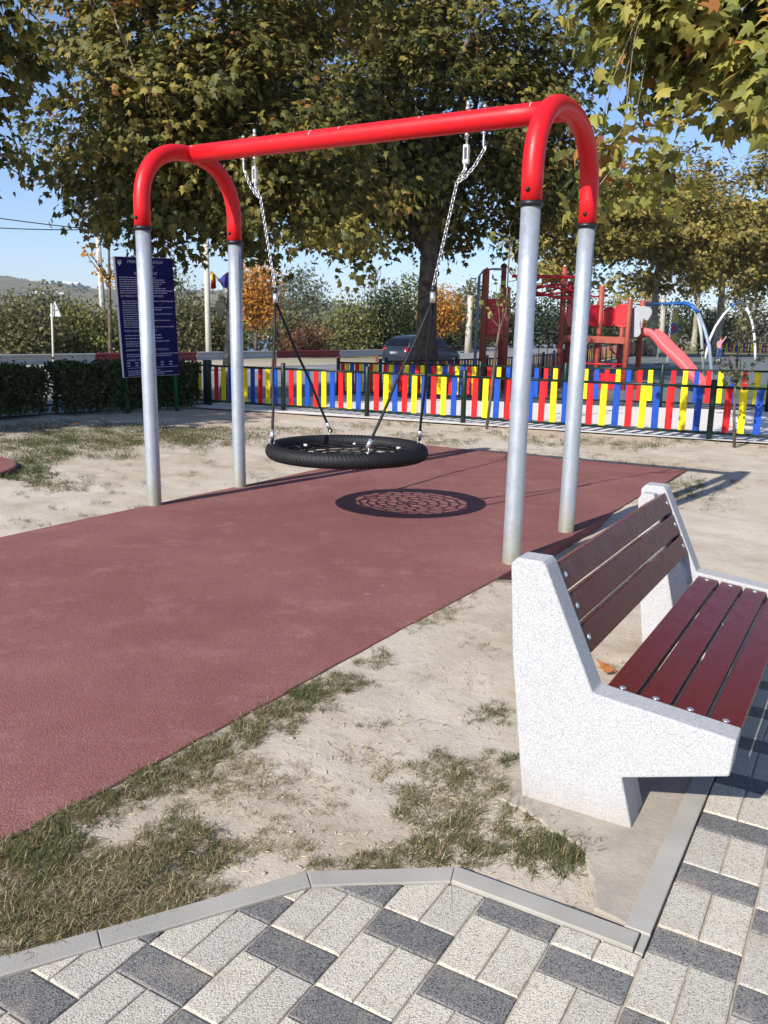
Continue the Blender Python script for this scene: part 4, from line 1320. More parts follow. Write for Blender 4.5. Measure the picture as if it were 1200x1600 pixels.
# ================================================================== PARKED CAR
def make_car(label, loc, heading):
    root = thing('parked_car', label, 'car', loc, heading)
    paint = plain('car_paint', S(58, 62, 74), .25, .08, 2, metal=.55)
    glass = plain('car_glass', S(14, 17, 22), .06, .1, 2)
    rubber = plain('tyre_rubber', S(24, 24, 25), .85, .15, 20)
    lamp = plain('tail_lamp', S(150, 18, 26), .2, .1, 8)
    mb = MB()
    ST = [(-1.96, .62, .40, .78), (-1.90, .76, .28, .88), (-1.74, .81, .22, .95), (-1.2, .84, .19, .97), (-.3, .845, .18, .95), (.6, .845, .18, .93), (1.05, .835, .19, .90), (1.5, .80, .21, .82), (1.8, .72, .24, .72), (1.95, .56, .34, .60)]
    V_ = []
    for x, w, zb, zt in ST:
        half = [(w * .80, zb), (w * .95, zb + .06), (w, zb + (zt - zb) * .35), (w * .985, zb + (zt - zb) * .72), (w * .93, zt - .015), (w * .6, zt + .02)]
        V_ += [(x, y, z) for y, z in half] + [(x, -y, z) for y, z in reversed(half)]
    n = 12; m = len(ST)
    mb.add(V_, [(i * n + k, i * n + (k + 1) % n, (i + 1) * n + (k + 1) % n, (i + 1) * n + k) for i in range(m - 1) for k in range(n)] + [tuple(range(n)), tuple(range((m - 1) * n, m * n))], True)
    RF = [(-1.80, .79, .95, .93), (-1.72, .74, .95, 1.12), (-1.52, .665, .95, 1.34), (-1.3, .63, .95, 1.43), (-.5, .62, .95, 1.475), (.1, .62, .93, 1.455), (.42, .65, .92, 1.36), (1.08, .76, .90, .93)]
    V_ = []
    for x, w, zb, zt in RF:
        wb = .80 if x > -1.75 else .79
        k_ = (zt - zb) / .5
        half = [(wb, zb - .06), (wb - (wb - w) * .5, zb + (zt - zb) * .5), (w, zt - .05 * k_), (w * .82, zt - .004), (w * .4, zt + .012 * k_)]
        V_ += [(x, y, z) for y, z in half] + [(x, -y, z) for y, z in reversed(half)]
    n = 10; m = len(RF)
    mb.add(V_, [(i * n + k, i * n + (k + 1) % n, (i + 1) * n + (k + 1) % n, (i + 1) * n + k) for i in range(m - 1) for k in range(n)] + [tuple(range(n)), tuple(range((m - 1) * n, m * n))], True)
    body = mb.build('body', paint, root)
    # glass
    def pane(name, P, off, parent=root):
        mb = MB(); mb.prism([Vector(p) for p in P], Vector(off)); return mb.build(name, glass, parent)
    pane('rear_window', [(-1.80, .66, 1.0), (-1.80, -.66, 1.0), (-1.585, -.58, 1.30), (-1.585, .58, 1.30)], (-.02, 0, .012))
    pane('windscreen', [(1.03, .66, 1.0), (1.03, -.66, 1.0), (.48, -.56, 1.35), (.48, .56, 1.35)], (.03, 0, .02))
    for s in (-1, 1):
        pane('side_window', [(-1.5, s * .772, 1.02), (-.55, s * .775, 1.0), (-.55, s * .655, 1.36), (-1.28, s * .665, 1.33)], (0, s * .016, .004))
        pane('side_window', [(-.48, s * .775, 1.0), (.72, s * .775, .98), (.28, s * .665, 1.33), (-.48, s * .655, 1.36)], (0, s * .016, .004))
        mb = MB(); mb.box((-1.86, s * .66, .82), (.12, .22, .20), None, .03); mb.build('tail_light', lamp, root)
        mb = MB(); mb.box((.80, s * .93, 1.0), (.10, .18, .13), None, .03); mb.build('wing_mirror', paint, root)
        mb = MB(); mb.box((-.40, s * .85, .84), (.16, .025, .025), None, .006); mb.build('door_handle', paint, root)
        mb = MB(); mb.box((1.78, s * .60, .66), (.16, .24, .12), None, .03); mb.build('headlight', MAT['white_plastic'], root)
        for x in (-1.22, 1.25):
            w = link('wheel', None, root)
            w.location = (x, s * .76, .30)
            mb = MB(); mb.tube([(0, -.1, 0), (0, -.085, 0), (0, .085, 0), (0, .1, 0)], [.27, .30, .30, .27], 28); mb.build('tyre', rubber, w)
            mb = MB(); mb.tube([(0, -.103, 0), (0, .103, 0)], .19, 20)
            for k in range(5):
                a = k * 2 * math.pi / 5; mb.box((.10 * math.cos(a), s * .104, .10 * math.sin(a)), (.04, .015, .04), None, .005)
            mb.build('rim', MAT['grey_panel'], w)
    mb = MB(); mb.box((-1.93, 0, .42), (.16, 1.46, .22), None, .05); mb.build('rear_bumper', paint, root)
    mb = MB(); mb.box((-1.945, 0, .70), (.03, .5, .11), None, .004); mb.build('number_plate', MAT['white_plastic'], root)
    mb = MB(); mb.tube([(-1.2, 0, 1.45), (-1.42, 0, 1.60)], .008, 6); mb.build('aerial', MAT['black_plastic'], root)
    return root
cp = AY(661, 560, 39.5)
make_car('dark grey hatchback parked by the road behind the plane trunk', (cp.x, cp.y, -.03), math.radians(90 - 44))

# ================================================================== PLAY TOWER
TY = 23.6
tb = AY(870, 600, TY)
tower = thing('play_tower', 'red timber climbing tower with ring bars and a faded slide', 'playground tower', (tb.x, TY, zgf(tb.x, TY)))
tl = tower.location.copy()
def TP(x, y, Y=TY): return AY(x, y, Y) - tl
def tpost(x, ytop, Y=TY, r=.074, name='post'):
    tp = TP(x, ytop, Y)
    mb = MB(); mb.tube([(tp.x, tp.y, -.15), (tp.x, tp.y, tp.z - .01), (tp.x, tp.y, tp.z)], [r, r, r * .8], 12)
    o = mb.build(name, MAT['tower_wood'], tower)
    mb = MB(); mb.sphere((tp.x, tp.y, tp.z), r * .55, 8, 5); mb.build('cap', MAT['grey_panel'], o)
    return tp
p1 = tpost(761, 420); p2 = tpost(794, 449, TY - .5); p3 = tpost(788, 413, TY + 1.3); p4 = tpost(757, 424, TY + 1.5, .055)
p5 = tpost(883, 416); p6 = tpost(922, 413, TY - .3, .045); p7 = tpost(941, 447, TY - .1); p8 = tpost(985, 467, TY - .6); p9 = tpost(1005, 469, TY + .4); p10 = tpost(975, 474, TY + .8); p11 = tpost(893, 440, TY + 1.1)
def tbeam(a, b, h, th, name, mat):
    a = Vector(a); b = Vector(b); d = b - a
    mb = MB(); mb.box((a + b) / 2, (d.length, th, h), Matrix.Rotation(math.atan2(d.y, d.x), 3, 'Z') @ Matrix.Rotation(-math.asin(d.z / d.length), 3, 'Y'), .008)
    return mb.build(name, mat, tower)
def at(p, z): return Vector((p.x, p.y, z))
deck = 1.36
# left module: plank wall and deck
for k in range(6):
    z = TP(780, 523).z + .085 + k * .158
    a, b = at(p1, z), at(p2, z)
    tbeam(a + Vector((.06, -.05, 0)), b + Vector((-.06, -.02, 0)), .15, .03, 'plank', MAT['tower_red'])
tbeam(at(p1, deck), at(p2, deck), .13, .05, 'deck_beam', MAT['tower_wood'])
tbeam(at(p4, deck), at(p3, deck), .13, .05, 'deck_beam', MAT['tower_wood'])
mb = MB(); mb.prism([at(p1, deck + .07), at(p2, deck + .07), at(p3, deck + .07), at(p4, deck + .07)], (0, 0, .04)); mb.build('deck', MAT['tower_wood'], tower)
tbeam(at(p1, .12), at(p2, .12), .3, .04, 'kick_panel', MAT['tower_red'])
# right module
tbeam(at(p5, deck + .02), at(p8, deck - .02) , .16, .06, 'deck_beam', MAT['tower_wood'])
tbeam(at(p11, deck), at(p10, deck), .14, .06, 'deck_beam', MAT['tower_wood'])
mb = MB(); mb.prism([at(p5, deck + .08), at(p8, deck + .05), at(p9, deck + .05), at(p10, deck + .05), at(p11, deck + .08)], (0, 0, .035)); mb.build('deck', MAT['tower_wood'], tower)
mb = MB(); mb.tube([at(p6, .72), at(p8, .72)], .022, 8); mb.build('rung', MAT['tower_red'], tower)
tbeam(at(p7, .25) + Vector((.1, 0, 0)), at(p8, .25), .42, .03, 'low_panel', MAT['tower_red'])
# rounded guard panels with tube frames
def guard(xa, xb, ya, yb, Ya, Yb):
    A_, B_ = TP(xa, yb, Ya), TP(xb, yb, Yb)
    zt = TP((xa + xb) / 2, ya, (Ya + Yb) / 2).z; zb = TP((xa + xb) / 2, yb, (Ya + Yb) / 2).z
    d = Vector((B_.x - A_.x, B_.y - A_.y, 0)); L = d.length; e = d.normalized()
    def rr_(ins, rad):
        pts = []
        for cx_, cz_, a0 in ((L - ins - rad, zt - ins - rad, 0), (ins + rad, zt - ins - rad, 90), (ins + rad, zb + ins + rad, 180), (L - ins - rad, zb + ins + rad, 270)):
            for k in range(6):
                a = math.radians(a0 + k * 18); pts.append(at(A_, 0) + e * (cx_ + rad * math.cos(a)) + Vector((0, 0, cz_ + rad * math.sin(a))))
        return pts
    nrm = Vector((e.y, -e.x, 0))
    mb = MB(); mb.prism([p - nrm * .01 for p in rr_(.018, min(.12, L * .25))], nrm * .02); o = mb.build('guard_panel', MAT['tower_red'], tower)
    mb = MB(); q = rr_(0, min(.16, L * .32)); mb.tube(q + [q[0]], .026, 8, cap=False); mb.build('panel_frame', MAT['tower_red'], o, fixn=False)
guard(884, 903, 480, 510, TY, TY + .7); guard(919, 939, 478, 509, TY - .3, TY - .1); guard(942, 959, 481, 509, TY + .7, TY + .9); guard(960, 984, 477, 510, TY - .3, TY - .5)
# ring climber between the modules
ra, rb_ = TP(834, 432), TP(884, 432)
mb = MB(); mb.tube([TP(800, 432, TY - .4), TP(921, 433, TY - .3)], .034, 8); mb.build('top_bar', MAT['tower_red'], tower)
mb = MB(); mb.tube([TP(800, 431, TY + 1.0), TP(905, 432, TY + 1.0)], .034, 8); mb.build('top_bar', MAT['tower_red'], tower)
rc = TP(864, 455, TY + .3)
for tilt, rad in ((.10, .62), (-.32, .58)):
    pts = [rc + Vector((rad * 1.05 * math.cos(a), rad * math.sin(a) * .9, -tilt * rad * math.sin(a) * 1.0 + .05 * math.sin(2 * a))) for a in np.linspace(0, 2 * math.pi, 41)]
    mb = MB(); mb.tube(pts, .036, 8, cap=False); mb.build('ring', MAT['tower_red'], tower, fixn=False)
for x in (852, 858, 868, 874, 885):
    mb = MB(); mb.tube([TP(x, 433, TY - .3), TP(x + 4, 447, TY - .15)], .014, 6); mb.build('hanger', MAT['tower_red'], tower)
mb = MB(); mb.tube([TP(921, 459, TY - .3), TP(927, 464, TY - .2), TP(936, 463, TY - .1)], .024, 8); mb.build('hand_bar', MAT['tower_red'], tower)
mb = MB(); mb.tube([TP(832, 462, TY + .2), TP(850, 457, TY + .2), TP(884, 447, TY)], .022, 8); mb.build('cross_bar', MAT['tower_red'], tower)
# rope ladder
for k, y in enumerate((489, 520, 553)):
    mb = MB(); mb.tube([TP(832, y, TY + .6), TP(848, y, TY + .6)], .018, 6); mb.build('rope_rung', MAT['grey_panel'], tower)
    mb = MB(); mb.tube([TP(862, y - 1, TY + .9), TP(880, y, TY + .9)], .018, 6); mb.build('rope_rung', MAT['grey_panel'], tower)
for x in (832, 848, 862, 880):
    q = TP(x, 440, TY + .7); mb = MB(); mb.tube([q, (q.x, q.y, 0)], .010, 5); mb.build('ladder_rope', MAT['black_rope'], tower)
# twisted climbing rail
mb = MB(); q = TP(962, 545, TY + .2)
mb.tube([q + Vector((.16 * math.cos(s * 1.1), .16 * math.sin(s * 1.1), .35 - s * .12)) for s in np.linspace(0, 9, 40)], .02, 6); mb.build('spiral_rail', MAT['tower_red'], tower)
# slide
SPX = [(996, 524, 23.2), (1009, 523.5, 23.1), (1019, 525, 23.0), (1027, 532, 22.9), (1036, 543, 22.75), (1046, 553, 22.6), (1056, 562, 22.45), (1067, 574, 22.3), (1080, 590, 22.15), (1092, 603, 22.0), (1101, 607, 21.9)]
path = [TP(*s) for s in SPX]
sec = [(-.27, .19), (-.245, .195), (-.22, .05), (-.1, .0), (.1, .0), (.22, .05), (.245, .195), (.27, .19), (.245, .01), (.1, -.045), (-.1, -.045), (-.245, .01)]
V_ = []
for i, p in enumerate(path):
    tg_ = path[min(i + 1, len(path) - 1)] - path[max(i - 1, 0)]; h = Vector((tg_.x, tg_.y, 0)).normalized(); sd_ = Vector((h.y, -h.x, 0)); up_ = sd_.cross(tg_.normalized())
    if up_.z < 0: up_ = -up_
    V_ += [p + sd_ * a + up_ * b for a, b in sec]
n = len(sec); m = len(path)
mb = MB(); mb.add(V_, [(i * n + k, i * n + (k + 1) % n, (i + 1) * n + (k + 1) % n, (i + 1) * n + k) for i in range(m - 1) for k in range(n)] + [tuple(range(n)), tuple(range((m - 1) * n, m * n))], True)
slide = mb.build('slide', MAT['slide'], tower)
def head(Y, dx, mat1):
    P = [(992, 481), (1001, 478.5), (1008, 478), (1011, 481), (1010, 487), (1005, 492), (1001, 499), (999.5, 507), (1001, 514), (1001, 521), (997, 526), (991, 526.5)]
    mb = MB(); mb.prism([TP(x + dx, y, Y) for x, y in P], (0, .035, 0)); return mb.build('slide_side_panel', mat1, tower)
head(TY - .95, 0, MAT['grey_panel'])
P = [(1008, 479), (1015, 480), (1019, 485), (1018, 491), (1013, 499), (1009, 501), (1006, 497), (1003, 505), (1003, 520), (998, 524), (998, 480)]
mb = MB(); mb.prism([TP(x, y, TY - .25) for x, y in P], (0, .035, 0)); mb.build('slide_side_panel', MAT['grey_panel'], tower)
mb = MB(); mb.prism([TP(x, y, TY - .62) for x, y in ((986.5, 481), (991.5, 481), (991, 528), (986, 528))], (0, .03, 0)); mb.build('slide_entry_panel', MAT['dark_blue'], tower)

# ================================================================== FAR SWINGS, PERSON
sb = AY(1090, 600, 25.2)
sw = thing('blue_swing_frame', 'swing frame with a blue top beam beside the faded slide', 'swing frame', (sb.x, sb.y, zgf(sb.x, sb.y)))
so = sw.location.copy()
bm_pts = [AY(1004, 476, 29.5), AY(1030, 475, 28), AY(1058, 474.5, 26.3), AY(1070, 474, 25.6), AY(1079, 477, 25.3), AY(1086, 483, 25.2), AY(1091, 489, 25.2)]
mb = MB(); mb.tube([p - so for p in bm_pts], .055, 12); mb.build('top_beam', MAT['blue_tube'], sw)
e = bm_pts[-1] - so
g1 = AY(1113, 575, 24.6) - so; g2 = AY(1103, 575, 26) - so
mb = MB(); mb.tube([e, AY(1101, 515, 25.0) - so, AY(1108, 540, 24.8) - so, (g1.x + .1, g1.y, -.1)], .05, 12); mb.build('leg', MAT['grey_tube'], sw)
mb = MB(); mb.tube([e, AY(1096, 525, 25.6) - so, (g2.x + .02, g2.y, -.1)], .045, 12); mb.build('leg', MAT['white_tube'], sw)
for x0 in (1034, 1050):
    q = AY(x0, 476, 27.4 if x0 < 1040 else 26.5) - so
    chain_mesh([q, (q.x, q.y, .62)], .09, .05, .008).build('chain', MAT['zinc'], sw, fixn=False)
q = (AY(1034, 476, 27.4) + AY(1050, 476, 26.5)) / 2 - so
mb = MB(); mb.box((q.x, q.y, .60), (.45, .18, .03), None, .012); mb.build('swing_seat', MAT['black_plastic'], sw)

AYF = 48
ab = AY(1140, 560, AYF)
ar = thing('white_arch_swing', 'slender white arch with a blue crown at the far right', 'swing frame', (ab.x, AYF, zgf(ab.x, AYF)))
ao_ = ar.location.copy()
apx = [(1102, 562), (1104, 550), (1109, 530), (1118, 510), (1131, 491), (1142, 480)]
mb = MB(); mb.tube([AY(x, y, AYF) - ao_ for x, y in apx], .07, 10); mb.build('leg', MAT['white_tube'], ar)
mb = MB(); mb.tube([AY(x, y, AYF) - ao_ for x, y in [(1142, 480), (1147, 475.5), (1155, 472.5), (1162, 474.5), (1166, 480)]], .075, 10); mb.build('crown_tube', MAT['blue_tube'], ar)
mb = MB(); mb.tube([AY(x, y, AYF) - ao_ for x, y in [(1166, 480), (1172, 493), (1176, 507), (1179, 528), (1180, 550), (1180, 563)]], .07, 10); mb.build('leg', MAT['white_tube'], ar)

def skin_obj(name, joints, edges, mat, parent, sub=2):
    me = bpy.data.meshes.new(name)
    me.from_pydata([j[:3] for j in joints], edges, [])
    me.materials.append(mat)
    o = link(name, me, parent)
    sk = o.modifiers.new('skin', 'SKIN')
    if not me.skin_vertices: me.attributes.new  # layer is made by the modifier's data below
    for i, j in enumerate(joints):
        sv = me.skin_vertices[0].data[i]; sv.radius = (j[3], j[3]); sv.use_root = (i == 0)
    sm = o.modifiers.new('sub', 'SUBSURF'); sm.levels = sub; sm.render_levels = sub
    return o
skinm = plain('skin', S(196, 150, 126), .6, .05); pinkm = plain('pink_cloth', S(214, 130, 150), .8, .1); jeanm = plain('blue_denim', S(54, 76, 120), .85, .12); hairm = plain('brown_hair', S(70, 50, 36), .7, .15); shoem = plain('pale_shoe', S(190, 186, 182), .7)
pp = AY(1123, 556, 45.5)
person = thing('person', 'person in a pink top and blue trousers reaching up near the far arch', 'person', (pp.x, pp.y, zgf(pp.x, pp.y) + .01), .2)
person.scale = (.82,) * 3
J = [(0, 0, .78, .11), (0, 0, .98, .10), (.02, 0, 1.16, .12), (.03, 0, 1.27, .055), (.04, -.01, 1.36, .075), (.04, -.01, 1.45, .085),
     (.15, 0, 1.20, .05), (.26, -.02, 1.36, .04), (.36, -.04, 1.52, .03), (-.12, 0, 1.19, .05), (-.2, -.03, 1.0, .04), (-.16, -.15, .86, .03),
     (.08, 0, .72, .085), (.09, -.02, .42, .06), (.08, .0, .08, .042), (.08, -.1, .04, .035),
     (-.08, 0, .72, .085), (-.12, -.04, .42, .06), (-.14, .04, .08, .042), (-.14, -.06, .04, .035),
     (.40, -.05, 1.58, .022), (-.14, -.2, .80, .022)]
Eg = [(0, 1), (1, 2), (2, 3), (3, 4), (4, 5), (2, 6), (6, 7), (7, 8), (8, 20), (2, 9), (9, 10), (10, 11), (11, 21), (0, 12), (12, 13), (13, 14), (14, 15), (0, 16), (16, 17), (17, 18), (18, 19)]
try:
    skin_obj('body', J, Eg, skinm, person)
    grow = lambda ids, k: [(J[i][0], J[i][1], J[i][2], J[i][3] * k) for i in ids]
    skin_obj('top', grow([1, 2, 6, 7, 9, 10, 0], 1.22), [(0, 1), (1, 2), (2, 3), (1, 4), (4, 5), (0, 6)], pinkm, person)
    skin_obj('trousers', grow([0, 12, 13, 14, 16, 17, 18], 1.16), [(0, 1), (1, 2), (2, 3), (0, 4), (4, 5), (5, 6)], jeanm, person)
    mb = MB(); mb.sphere((.04, .02, 1.45), .115, 14, 8, 0, (.95, 1.0, 1.05)); mb.sphere((.05, .11, 1.34), .06, 10, 6, 0, (.8, .8, 1.6)); mb.build('hair', hairm, person)
    for x, y in ((.08, -.06), (-.14, -.02)):
        mb = MB(); mb.sphere((x, y, .045), .075, 10, 6, 0, (.6, 1.3, .6)); mb.build('shoe', shoem, person)
except Exception as ex:
    print('person skin failed', ex)

# ================================================================== TREES
make_tree('plane_tree', 'broad plane tree with the pale trunk behind the left swing post', 'plane trees along the road',
          (AY(361, 600, 17.6).x, 17.6, 0), .19, 2.7,
          [(-3.6, 17.2, 6.8, 3.0, 2.6, 3.4), (-2.3, 16.9, 5.0, 1.8, 1.7, 1.9), (-5.1, 17.5, 5.1, 2.1, 2.0, 2.0), (-3.0, 17.4, 9.4, 2.4, 2.3, 1.9), (-4.1, 16.8, 4.1, 2.6, 1.7, .9), (-2.0, 16.7, 3.9, 1.7, 1.4, .8)],
          2500, 18, .14, .31, MAT['leaf_plane'], MAT['bark_plane'], limbs=12, top_z=8, singles=300, lean=(.13, 0), knobs=((1.93, 3.6, .12), (1.78, 3.4, .09), (2.05, 3.9, .08)), tint=(.47, .25))
make_tree('plane_tree', 'large plane tree with the dark trunk behind the parked car and fence', 'plane trees along the road',
          (AY(664, 600, 24).x, 24, 0), .31, 3.4,
          [(.8, 25.0, 8.7, 5.1, 3.6, 5.1), (-1.9, 24.4, 6.2, 3.4, 2.6, 3.0), (3.5, 25.2, 6.4, 2.5, 2.4, 2.6), (.5, 24.3, 5.0, 3.2, 2.0, 1.6)],
          2700, 18, .165, .40, MAT['leaf_plane'], MAT['bark_dark'], limbs=16, top_z=11, singles=300, clump_r=1.15, tint=(.45, .24))
make_tree('plane_tree', 'near plane tree whose large yellow green leaves fill the upper right corner', 'plane trees along the road',
          (8.4, 10.2, 0), .26, 3.0,
          [(4.5, 9.6, 5.6, 2.5, 1.8, 1.3), (4.5, 9.4, 4.55, 2.3, 1.4, .95, 2.2), (6.8, 10.0, 5.6, 2.2, 2.2, 1.5), (2.75, 9.3, 4.9, 1.0, 1.0, 1.6, 1.6), (2.6, 9.4, 3.7, .5, .8, .6, 1), (8.6, 10.4, 6.4, 2.8, 2.6, 2.2, .3)],
          1250, 13, .165, .27, MAT['leaf_near'], MAT['bark_plane'], limbs=16, top_z=6.5, singles=300, tint=(.54, .26), clump_r=.62)
make_tree('plane_tree', 'plane tree whose hanging branch tips enter at the left picture edge', 'plane trees along the road',
          (-10.4, 11.6, 0), .24, 2.6,
          [(-7.9, 12.2, 5.8, 2.7, 2.5, 2.3), (-6.1, 12.3, 3.8, 1.0, 1.1, 1.2), (-5.9, 12.2, 5.6, .8, .9, .8, 1.6), (-9.6, 8.6, 4.4, 2.8, 2.6, 2.0, 1.3), (-12, 7.0, 6.4, 2.8, 2.8, 2.0, 1.2), (-10.5, 11, 7.2, 2.6, 3.0, 2.0, .6)],
          1500, 16, .165, .30, MAT['leaf_plane'], MAT['bark_plane'], limbs=12, top_z=7.5, singles=160, tint=(.38, .22), clump_r=.7)
far = [('golden olive plane tree directly right of the near swing arch', 16.0, 52, 3.6, 12.0, 5.0), ('tall golden plane tree with its trunk between blue swing and white arch', 21.5, 56, 3.8, 13.0, 5.2),
       ('golden plane tree at the far right picture edge', 27.5, 60, 3.4, 10.6, 4.6), ('shaded plane tree behind the red ring climber', 10.6, 47, 3.4, 11.5, 4.6), ('paler plane tree rising behind the two golden ones', 30, 84, 3.8, 13.5, 6.0)]
for lab, x, y, fz, hz, rr in far:
    z0 = zgf(x, y)
    make_tree('plane_tree', lab, 'golden plane trees at the far right', (x, y, z0), .30, fz,
              [(x, y, z0 + hz * .66, rr * .8, rr * .75, hz * .33), (x - rr * .45, y - 1, z0 + hz * .56, rr * .55, rr * .5, hz * .22), (x + rr * .45, y - 1, z0 + hz * .6, rr * .5, rr * .5, hz * .24)],
              760, 18, .21, .55, MAT['leaf_autumn'], MAT['bark_plane'], limbs=8, tmpl=(CLUMP_V, CLUMP_F), twigs=False, tint=(.5, .26), clump_r=1.3)

# saplings
def sapling(label, base, pts, r, tips, lmat, leaf, n, group='young saplings by the fences'):
    root = thing('sapling', label, 'sapling', base, 0, group)
    b = Vector(base); mb = MB()
    P = [Vector((0, 0, -.05))] + [Vector(p) - b for p in pts]
    mb.tube(P, [r * (1 - .65 * i / (len(P) - 1)) for i in range(len(P))], 7)
    ends = []
    for i in range(tips):
        k = random.randrange(max(1, len(P) // 2), len(P))
        q = P[k] + Vector((random.uniform(-.45, .45), random.uniform(-.35, .35), random.uniform(.1, .6))) * (P[-1].z * .42)
        ends += branch_tube(mb, P[k], q, r * .35, r * .1, 4, 4, .08)[1:]
    mb.build('trunk', MAT['bark_dark'], root, fixn=False)
    E_ = np.array([tuple(p) for p in ends]); own = rng.integers(0, len(E_), n)
    L_ = E_[own] + rng.normal(size=(n, 3)) * .05 * P[-1].z * .5
    V, F, _ = scatter_leaves(L_, leaf * rng.uniform(.6, 1.2, n), rand_unit(n) + np.array([0, -.3, .6]), rand_unit(n) + np.array([0, 0, -.5]), QUAD_V * np.array([1.6, 1, 1]), QUAD_F)
    stuff(link('crown', np_mesh('crown', V, F, lmat, np.repeat(rng.random(n), 4)), root))
    return root
b0 = G(760, 668)
sapling('thin crooked sapling in front of the fence beside the near swing post', b0, [AY(768, 610, b0.y), AY(775, 545, b0.y), AY(781, 512, b0.y), AY(791, 487, b0.y), AY(793, 440, b0.y), AY(797, 380, b0.y)], .026, 8, MAT['leaf_lime'], .09, 60)
b0 = G(1148, 698)
sapling('dry twiggy sapling before the fence at the right edge', b0, [AY(1147, 650, b0.y), AY(1149, 600, b0.y), AY(1154, 540, b0.y), AY(1160, 480, b0.y)], .022, 18, MAT['leaf_shrub'], .055, 240)
b0 = AY(172, 560, 31); b0 = Vector((b0.x, 31, 0))
sapling('bare young tree with yellow leaves behind the guardrail by the notice board', b0, [AY(172, 500, 31), AY(171, 440, 31), AY(170, 380, 31), AY(169, 345, 31)], .08, 22, MAT['leaf_gold'], .15, 230)

# shrubs and small trees beyond the road
def shrub(label, x, ytop, Y, wpx, lmat, n, leaf, stemmy=.25, name='shrub', group='bushes beyond the guardrail', trunk=False, cat='bush'):
    c_ = AY(x, ytop, Y); hw = wpx / 2 * Y / FPX; H = c_.z
    root = thing(name, label, cat, (c_.x, Y, zgf(c_.x, Y)), 0, group)
    mb = MB()
    if trunk:
        mb.tube([(0, 0, -.1), (.05, 0, H * .3), (0, 0, H * .8)], [.13, .10, .03], 8)
        blobs = [(0, 0, H * .66, hw, hw, H * .34), (-hw * .3, 0, H * .5, hw * .6, hw * .6, H * .2), (hw * .3, 0, H * .52, hw * .6, hw * .6, H * .22)]
    else:
        for k in range(6):
            branch_tube(mb, (random.uniform(-.3, .3) * hw, 0, -.1), (random.uniform(-.9, .9) * hw, random.uniform(-.5, .5) * hw, H * random.uniform(.6, .95)), .07, .015, 5, 5, .08)
        blobs = [(0, 0, H * .45, hw, hw * .8, H * .55), (-hw * .5, -hw * .2, H * .35, hw * .6, hw * .6, H * .4), (hw * .5, -hw * .2, H * .38, hw * .6, hw * .6, H * .42), (hw * .1, 0, H * .75, hw * .45, hw * .45, H * .27)]
    n = int(n * 1.9); leaf = leaf * .74
    cs, own, lp = crown_points(blobs, n // 9, 9, .22 * min(hw, 2))
    lp = lp[lp[:, 2] > .05]; m = len(lp)
    for q in cs[rng.choice(len(cs), min(60, len(cs)), replace=False)]:
        branch_tube(mb, (q[0] * .3, q[1] * .3, max(.1, q[2] * .5)), q, .02, .008, 3, 3, .1)
    mb.build('stem' if not trunk else 'trunk', MAT['bark_dark'], root, fixn=False)
    ct = rng.normal(.5, .16, len(cs)); ow = own[:m] if len(own) != m else own
    tv = np.clip(rng.normal(.5, .22, m), 0, 1)
    V, F, _ = scatter_leaves(lp, leaf * rng.uniform(.6, 1.3, m), rand_unit(m) + np.array([0, -.3, .5]), rand_unit(m) + np.array([0, 0, .3]), CLUMP_V, CLUMP_F)
    stuff(link('foliage' if not trunk else 'crown', np_mesh('foliage', V, F, lmat, np.repeat(tv, len(CLUMP_V))), root))
    return root
SH = [('rounded olive bush at the left picture edge', 20, 468, 44, 150, 'leaf_shrub', 2400, .20),
      ('tall olive bush right behind the white traffic sign', 62, 452, 48, 130, 'leaf_shrub', 2400, .20),
      ('yellowish bush between traffic sign and bare sapling', 125, 470, 47, 110, 'leaf_lime', 1900, .19),
      ('olive bush just left of the notice board', 180, 482, 50, 100, 'leaf_shrub', 1700, .20),
      ('grey green tree top right behind the notice board', 262, 420, 70, 110, 'leaf_grey', 1800, .26),
      ('tan olive bush right of the notice board', 290, 462, 52, 110, 'leaf_shrub', 2000, .20),
      ('low olive bush behind the pale round pole', 345, 480, 54, 110, 'leaf_lime', 1700, .2),
      ('pale willow standing left of the hanging ropes', 458, 415, 74, 120, 'leaf_grey', 2600, .26),
      ('grey green bush behind the left rope of the swing', 440, 478, 62, 110, 'leaf_shrub', 1600, .2),
      ('reddish brown bramble above the red guardrail section', 478, 508, 56, 80, 'leaf_rust', 900, .18),
      ('bright green bush in the middle between the swing ropes', 545, 462, 60, 90, 'leaf_lime', 1900, .2),
      ('dark green bush left of the parked car', 605, 440, 62, 90, 'leaf_dark', 2100, .22),
      ('olive tree top behind the dark plane trunk', 640, 428, 76, 90, 'leaf_lime', 1800, .26),
      ('dark bush behind the parked car bonnet', 705, 492, 66, 110, 'leaf_dark', 1700, .22),
      ('green tree between short concrete pole and lamp pole', 735, 448, 80, 110, 'leaf_shrub', 2000, .28),
      ('dark green thicket behind the left tower posts', 800, 470, 84, 130, 'leaf_dark', 2000, .30),
      ('dark thicket behind the ring climber', 880, 462, 88, 140, 'leaf_dark', 2000, .30),
      ('dim olive thicket behind the tower slide', 965, 468, 92, 150, 'leaf_shrub', 1900, .32),
      ('shaded green thicket behind the yellow sign pole', 1060, 470, 96, 160, 'leaf_dark', 2100, .32),
      ('shaded olive thicket behind the white arch', 1165, 470, 100, 170, 'leaf_shrub', 2100, .34)]
for lab, x, yt, Y, w, mname, n, lf in SH:
    shrub(lab, x, yt, Y, w, MAT[mname], n, lf)
shrub('orange yellow maple behind the left swing post', 398, 402, 50, 76, MAT['leaf_gold'], 2200, .18, trunk=True, name='maple_tree', group='golden maples beyond the guardrail', cat='tree')
shrub('orange maple glowing right of the dark plane trunk', 690, 452, 58, 62, MAT['leaf_gold'], 1700, .18, trunk=True, name='maple_tree', group='golden maples beyond the guardrail', cat='tree')
